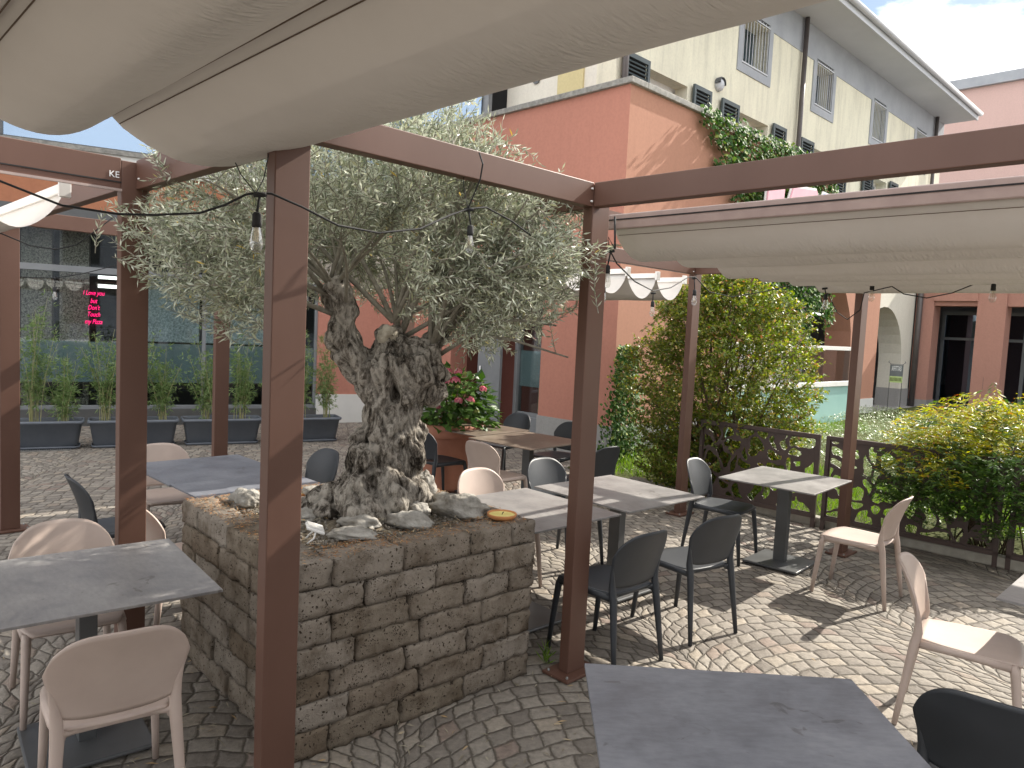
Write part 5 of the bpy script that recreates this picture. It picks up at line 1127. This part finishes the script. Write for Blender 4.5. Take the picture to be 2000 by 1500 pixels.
chair(-1.73, 5.93, 224, 'dark chair just right of the nearest post behind the joined bluish tables', DK)
chair(.50, 6.00, 138, 'blue grey sunlit chair behind the post at the far side of the sunny joined tables', DK)
chair(-.74, 7.95, 45, 'black looking chair in shade between the olive trunk and the terracotta pot', DK)
chair(-.08, 9.30, 222, 'dark chair behind the shaded brown table near the entrance', DK)
chair(.55, 8.60, 222, 'dark chair behind the far corner of the brown tables against the plinth', DK)
chair(.76, 7.32, -44, 'dark chair mostly hidden behind the post between the sunny and brown tables', DK)
chair(2.69, 5.55, -48, 'pink chair standing in the sun on the right of the table by the cut-out fence', PK)
chair(2.37, 3.62, 124, 'large pink chair seen from the side at the right edge', PK)
chair(-1.475, 2.71, -36, 'pink chair seen from behind in the bottom left corner', PK)
chair(-2.07, 3.45, 142, 'pink chair facing the camera across the dappled table at the left', PK)
chair(-1.93, 4.40, 40, 'pink chair between the second post and the left corner of the planter, back turned', PK)
chair(-2.70, 5.80, 142, 'pink chair at the far left end of the joined bluish tables, facing the camera', PK)
chair(-.03, 5.39, 138, 'pink chair behind the sunny table nearest the planter, facing the camera', PK)
chair(-.09, 7.27, 42, 'pink chair with its back to the camera at the brown joined tables', PK)

# ============================================================ STRING LIGHTS
sl_ = thing('string_lights', 'black festoon cable of clear bulbs strung across the pergola posts', 'string lights', at(700, 430, 2.8))
def sag_pts(a, b, drop, n=14):
    a = np.array(a); b = np.array(b); return [a+(b-a)*t-ZZ*drop*4*t*(1-t) for t in np.linspace(0, 1, n)]
path = [(-60, 330, 2.45), (120, 401, 2.55), (230, 418, 2.6), (300, 420, 2.58), (390, 416, 2.56), (440, 400, 2.54), (480, 380, 2.53), (500, 377, 2.53), (530, 378, 2.54), (590, 404, 2.6), (660, 440, 2.75), (740, 455, 2.9), (820, 447, 3.05), (880, 420, 3.2), (914, 408, 3.3), (950, 405, 3.38), (1000, 432, 3.5), (1050, 470, 3.7), (1100, 489, 3.9), (1160, 488, 4.05), (1190, 487, 4.12)]
cab = MB(); cab.tube([at(*p) for p in path], .0042, 7); cab.build('cable', 'black', sl_, smooth=True); cab = MB()
cab2 = [(1190, 487, 4.12), (1205, 515, 4.3), (1240, 550, 4.7), (1275, 568, 5.2), (1310, 562, 5.7), (1345, 541, 6.2), (1358, 541, 6.3), (1385, 570, 6.4), (1430, 580, 6.5), (1490, 570, 6.5), (1550, 556, 6.5), (1598, 562, 6.5), (1612, 564, 6.5), (1635, 610, 6.3), (1655, 624, 6.2), (1680, 605, 6.0), (1688, 572, 5.8), (1740, 560, 5.6)]
cab.tube([at(*p) for p in cab2], .0042, 7); cab.tube([at(*p) for p in [(1740, 558, 5.6), (1765, 574, 5.5), (1810, 582, 5.4), (1860, 572, 5.3), (1900, 556, 5.2)]], .0042, 7)
cab.build('cable', 'black', sl_, smooth=True); cab = MB(); cab.tube([at(*p) for p in [(-40, 430, 5.2), (0, 455, 5.2), (60, 480, 5.2), (110, 487, 5.2), (150, 478, 5.2), (185, 452, 5.2), (222, 424, 5.2)]], .0045, 6)
cab.build('cable', 'black', sl_, smooth=True); cab = MB(); cab.tube([at(*p) for p in [(0, 538, 9.6), (60, 542, 9.6), (108, 543, 9.6), (160, 535, 9.6), (228, 518, 9.6), (330, 500, 9.5)]], .006, 6)
cab.build('cable', 'black', sl_, smooth=True); cab = MB(); cab.tube([at(914, 408, 3.3), at(905, 360, 3.27), at(907, 330, 3.27)], .002, 5); cab.build('hanger', 'black', sl_); cab = MB(); cab.tube([at(914, 408, 3.3), at(938, 350, 3.2), at(943, 320, 3.15), at(936, 298, 3.15)], .0035, 6); cab.build('hanger', 'black', sl_); cab = MB(); cab.tube([at(500, 378, 2.53), at(515, 350, 2.56), at(525, 300, 2.6)], .002, 5); cab.tube([at(500, 378, 2.53), at(470, 340, 2.6), at(460, 318, 2.62)], .002, 5)
cab.build('hanger', 'black', sl_); cab = MB(); cab.tube([at(1190, 487, 4.12), at(1188, 463, 4.12), at(1201, 486, 4.12), at(1201, 423, 4.12)], .006, 6)
cab.build('hanger', 'black', sl_, smooth=True)
def bulb(x, y, d, s=1., jx=None):     # x,y = centre of the holder top
    c = at(x, y, d); hgt = .05*s; r_ = .0125*s*1.25
    h = MB(); h.lathe(c-[0, 0, hgt], [(0, 0), (r_*1.02, 0), (r_*1.08, .012*s), (r_, .02*s), (r_, .042*s), (r_*.7, .05*s), (.004, .052*s), (0, .052*s)], 16)
    if jx: h.tube([c, at(jx[0], jx[1], d)], .0045, 7); h.tube([at(jx[0]-12/ d*2.5, jx[1]+1, d), at(jx[0]+12/d*2.5, jx[1], d)], .0085, 8)
    so_ = h.build('socket', 'black', sl_, smooth=True)
    b = MB(); R0 = .0235*s; b.lathe(c-[0, 0, hgt+.085*s], [(.0, 0), (R0*.45, .002*s), (R0*.82, .011*s), (R0, .026*s), (R0*.97, .042*s), (R0*.8, .062*s), (R0*.58, .086*s)], 20); bo = b.build('bulb', 'bulb_glass', so_, smooth=True)
    f = MB()
    for a in range(4): f.tube([c+[.005*math.cos(a*1.57), .005*math.sin(a*1.57), -hgt], c+[.009*math.cos(a*1.57), .009*math.sin(a*1.57), -hgt-.05*s]], .0012, 4)
    f.build('filament', 'filament', bo)
bulb(502, 415, 2.53, 1.0, (508, 380)); bulb(919, 440, 3.3, .92, (916, 409)); bulb(1187, 518, 4.15, .95, (1193, 490)); bulb(1357, 566, 6.3, 1.0, (1356, 543)); bulb(1613, 574, 6.2, 1.0, (1611, 563)); bulb(1704, 554, 5.6, 1.0); bulb(1941, 554, 5.0, .95); bulb(107, 560, 9.6, 1.3, (108, 543)); bulb(1275, 588, 6.4, 1.0, (1276, 572)); bulb(1180, 560, 6.4, 1.0)

# ============================================================ TO-LET SIGN and wires
sc = KF(9.75, -1.35, .25)
ts_ = thing('to_let_sign', 'small dark and green AFFITTASI board on thin wire legs in the garden', 'sign', sc)
SN = unit(np.array([sc[0], sc[1], 0])); SR = np.array([SN[1], -SN[0], 0])
def SF(x, y, z): return sc+SR*x+SN*y+ZZ*z
def pxs(px, py):   # board coordinates of a photograph point, for sizing the board
    d = ray(px, py); t = (sc@SN)/(d@SN); q = np.array([0, 0, CH])+t*d-sc; return q@SR, q[2]
(x0, z1), (x1, z0) = pxs(1739, 712), pxs(1762, 748); zt = pxs(1750, 735)[1]
MB().box(SF, x0, x1, -.006, .006, zt, z1).build('board', 'sign_dark', ts_); MB().box(SF, x0, x1, -.006, .006, z0, zt-.002).build('green_strip', 'sign_green', ts_)
text('lettering', 'AFFITTASI', lambda x, y, z: SF((x0+x1)/2+x, -.008-z, zt+(z1-zt)*.66+y), (z1-zt)*.62, 'white_print', ts_, sx=.36*(x1-x0)/max(.01, (z1-zt)*.62)*.46)
m = MB()
for k in range(9): m.box(SF, x0+.02+(x1-x0-.04)*k/9, x0+.02+(x1-x0-.04)*(k+.55)/9, -.009, -.007, z0+.03, zt-.03)
m.build('number_marks', 'garden', ts_)
m = MB(); m.tube([SF(x0+.01, 0, -.1), SF(x0+.01, 0, z1+.02), SF(x0-.04, 0, z1+.06), SF(x0-.02, 0, z1+.09)], .008, 6); m.tube([SF(x1-.01, 0, -.1), SF(x1-.01, 0, z1+.02), SF(x1+.04, 0, z1+.06), SF(x1+.02, 0, z1+.09)], .008, 6); m.tube([SF(x0, 0, z1+.015), SF(x1, 0, z1+.015)], .008, 6); m.build('wire_leg', 'dark_metal', ts_, smooth=True)
